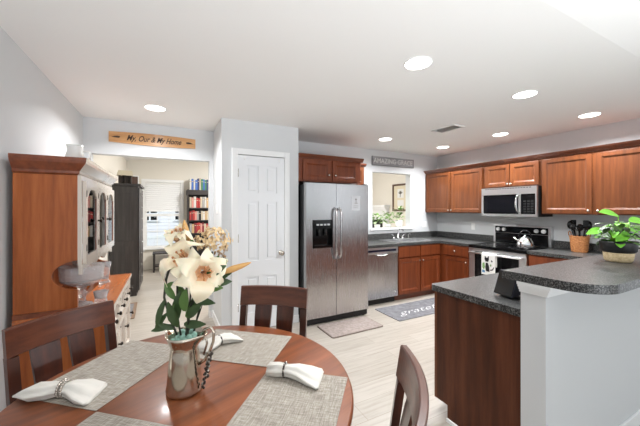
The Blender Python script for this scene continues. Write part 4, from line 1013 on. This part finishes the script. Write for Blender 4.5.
leaves(t, [(px(205, 290, -.05), (.6, -.2, .5), .08, .03, 'leaf_dark'), (px(214, 283, -.06), (.85, -.2, .3), .075, .03, 'leaf_dark'), (px(216, 280, -.06), (.45, -.2, .85), .065, .026, 'leaf_mid'), (px(200, 300, -.05), (.8, -.3, -.05), .08, .028, 'leaf_dark'), (px(215, 277, -.07), (.75, -.25, .45), .08, .034, 'leaf_dark'), (px(219, 272, -.07), (.45, -.2, .85), .06, .028, 'leaf_mid'), (px(208, 289, -.07), (.9, -.3, .1), .085, .032, 'leaf_mid'), (px(203, 298, -.07), (.55, -.3, .6), .07, .03, 'leaf_dark'), (px(222, 279, -.06), (.9, 0, .42), .07, .03, 'leaf_dark'), (px(217, 284, -.06), (.98, -.1, .12), .075, .03, 'leaf_dark'), (px(226, 275, -.06), (.4, .1, .9), .055, .026, 'leaf_mid')])
t = thing('hydrangea', 'dried tan hydrangea head at the back right of the bouquet', 'flower', VB, YAW)
stem(t, [px(187, 345, .03), px(195, 300, .05), px(206, 252, .05)])
rnd = random.Random(4); hc = px(206, 241, .05); b = MB()
for i in range(150):
    a = rnd.uniform(0, 2*PI); zz = rnd.uniform(-.7, 1); rr = math.sqrt(1-min(1, zz*zz)); jt = rnd.uniform(.75, 1.15); p = hc+Vector((rr*math.cos(a)*.064, rr*math.sin(a)*.05, zz*.046))*jt
    nr = (p-hc).normalized()
    for q in range(4):
        dd = Vector((rnd.uniform(-1, 1), rnd.uniform(-1, 1), rnd.uniform(-1, 1))); dd = (dd-nr*dd.dot(nr)).normalized()
        b.leaf(p, dd+nr*.6, .011, .009, M['hydrangea'], up=nr, bend=.2, fold=.1, n=2)
b.build('flower_head', None, t)
t = thing('berry_sprig', 'sprig of small tan berries at the right of the bouquet', 'berries', VB, YAW)
stem(t, [px(186, 345, .02), px(200, 300, .03), px(213, 275, .02), px(222, 255, .02)], .002)
b = MB()
for i in range(46):
    q = rnd.random(); c = px(rnd.uniform(204, 225), rnd.uniform(246, 280), .02+rnd.uniform(-.03, .03)); b.ball(c, .0042, n=6)
    if i % 2: b.tube([c, px(213+4*q, 272-8*q, .02)], .0008, n=4)
b.build('berries', M['berry'], t)
t = thing('leaf_sprig', 'dark twisting sprig with drooping leaves at the left of the bouquet', 'foliage', VB, YAW)
stem(t, [px(180, 345), px(170, 318, -.01), px(166, 298, -.02), px(168, 280, -.02), px(172, 262, -.01)], .0042)
leaves(t, [(px(169, 314, -.02), (-.55, -.3, -.75), .07, .022, 'leaf_dark'), (px(167, 300, -.02), (-.25, -.3, -.9), .1, .024, 'leaf_dark'), (px(168, 290, -.02), (.35, -.3, .35), .05, .02, 'leaf_mid'), (px(174, 326, -.02), (-.8, -.3, -.15), .07, .022, 'leaf_dark'), (px(176, 330, -.02), (-.65, -.3, .35), .06, .02, 'leaf_dark'), (px(171, 318, -.03), (.4, -.4, .7), .06, .024, 'leaf_mid')])

# ------------------------------------------------------------------ dining chairs (back at local y=0, sitter faces +y)
def make_chair(label, loc, rz):
    t = thing('dining_chair', label, 'chair', loc, rz, 'mahogany dining chairs')
    cw, chh = .42, .94
    def arc(x): return -.034*(1-(2*x/cw)**2)       # bow of the back, away from the sitter
    def lean(z): return -.07*max(0, (z-.46)/.5)**1.1
    # top rail
    n = 22; rings = []
    for i in range(n+1):
        x = -cw/2+cw*i/n; ya = arc(x); zt = chh; ring = []
        for (dy, z) in ((.012, zt-.112), (.012, zt-.005), (.008, zt-.001), (-.008, zt-.001), (-.012, zt-.005), (-.012, zt-.112), (-.008, zt-.115), (.008, zt-.115)): ring.append((x, ya+dy+lean(z), z))
        rings.append(ring)
    MB().loft(rings, smooth=False).build('top_rail', M['chair'], t)
    for s in (-1, 1):
        pts = [(s*(cw/2-.02), arc(cw/2-.02)+lean(z)+(-.05*max(0, (.42-z)/.42)), z) for z in (0, .15, .3, .46, .6, .72, .8245)]
        b = MB(); rings = []
        for x, y, z in pts: rings.append([(x-.019, y-.014, z), (x+.019, y-.014, z), (x+.019, y+.014, z), (x-.019, y+.014, z)])
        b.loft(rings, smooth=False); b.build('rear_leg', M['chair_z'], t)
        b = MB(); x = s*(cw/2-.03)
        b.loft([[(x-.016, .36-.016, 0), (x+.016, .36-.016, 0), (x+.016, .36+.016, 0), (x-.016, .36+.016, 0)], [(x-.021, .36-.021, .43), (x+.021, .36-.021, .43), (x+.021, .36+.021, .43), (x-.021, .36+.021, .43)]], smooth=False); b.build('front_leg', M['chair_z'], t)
    for xc in (-.07, .07):
        b = MB(); rings = []
        for k in range(9):
            z = .5+.3245*k/8; w_ = .047-.006*math.cos(PI*k/8); y = arc(xc)+lean(z)+.012*math.sin(PI*k/8)
            rings.append([(xc-w_, y-.007, z), (xc+w_, y-.007, z), (xc+w_, y+.007, z), (xc-w_, y+.007, z)])
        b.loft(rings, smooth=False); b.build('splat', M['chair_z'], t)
    MB().box(-cw/2+.04, cw/2-.04, arc(.1)-.008, arc(.1)+.012, .468, .4995).build('lower_rail', M['chair'], t)
    b = MB(); b.prism([(-.2, .0), (.2, .0), (.215, .38), (.17, .405), (-.17, .405), (-.215, .38)], .431, .462); b.build('seat', M['chair'], t)
    b = MB(); b.box(-.17, .17, .35, .37, .36, .43); b.box(-.17, .17, .01, .03, .36, .43); b.box(-.19, -.17, .02, .35, .36, .43); b.box(.17, .19, .02, .35, .36, .43); b.build('seat_rail', M['chair_z'], t)
    return t
def place(label, c, rz):
    # c is the middle of the top rail
    back = Vector((math.sin(rz), -math.cos(rz)))*.105
    return make_chair(label, (c[0]-back.x, c[1]-back.y, 0), rz)
place('mahogany dining chair beside the wooden hutch', (-.446, 1.785), R(-139.5))
place('mahogany dining chair at the rear of the table before the pantry door', (.606, 1.78), R(142.8))
place('mahogany dining chair at the half-wall side, seen edge-on from behind', (.642, .608), R(51))
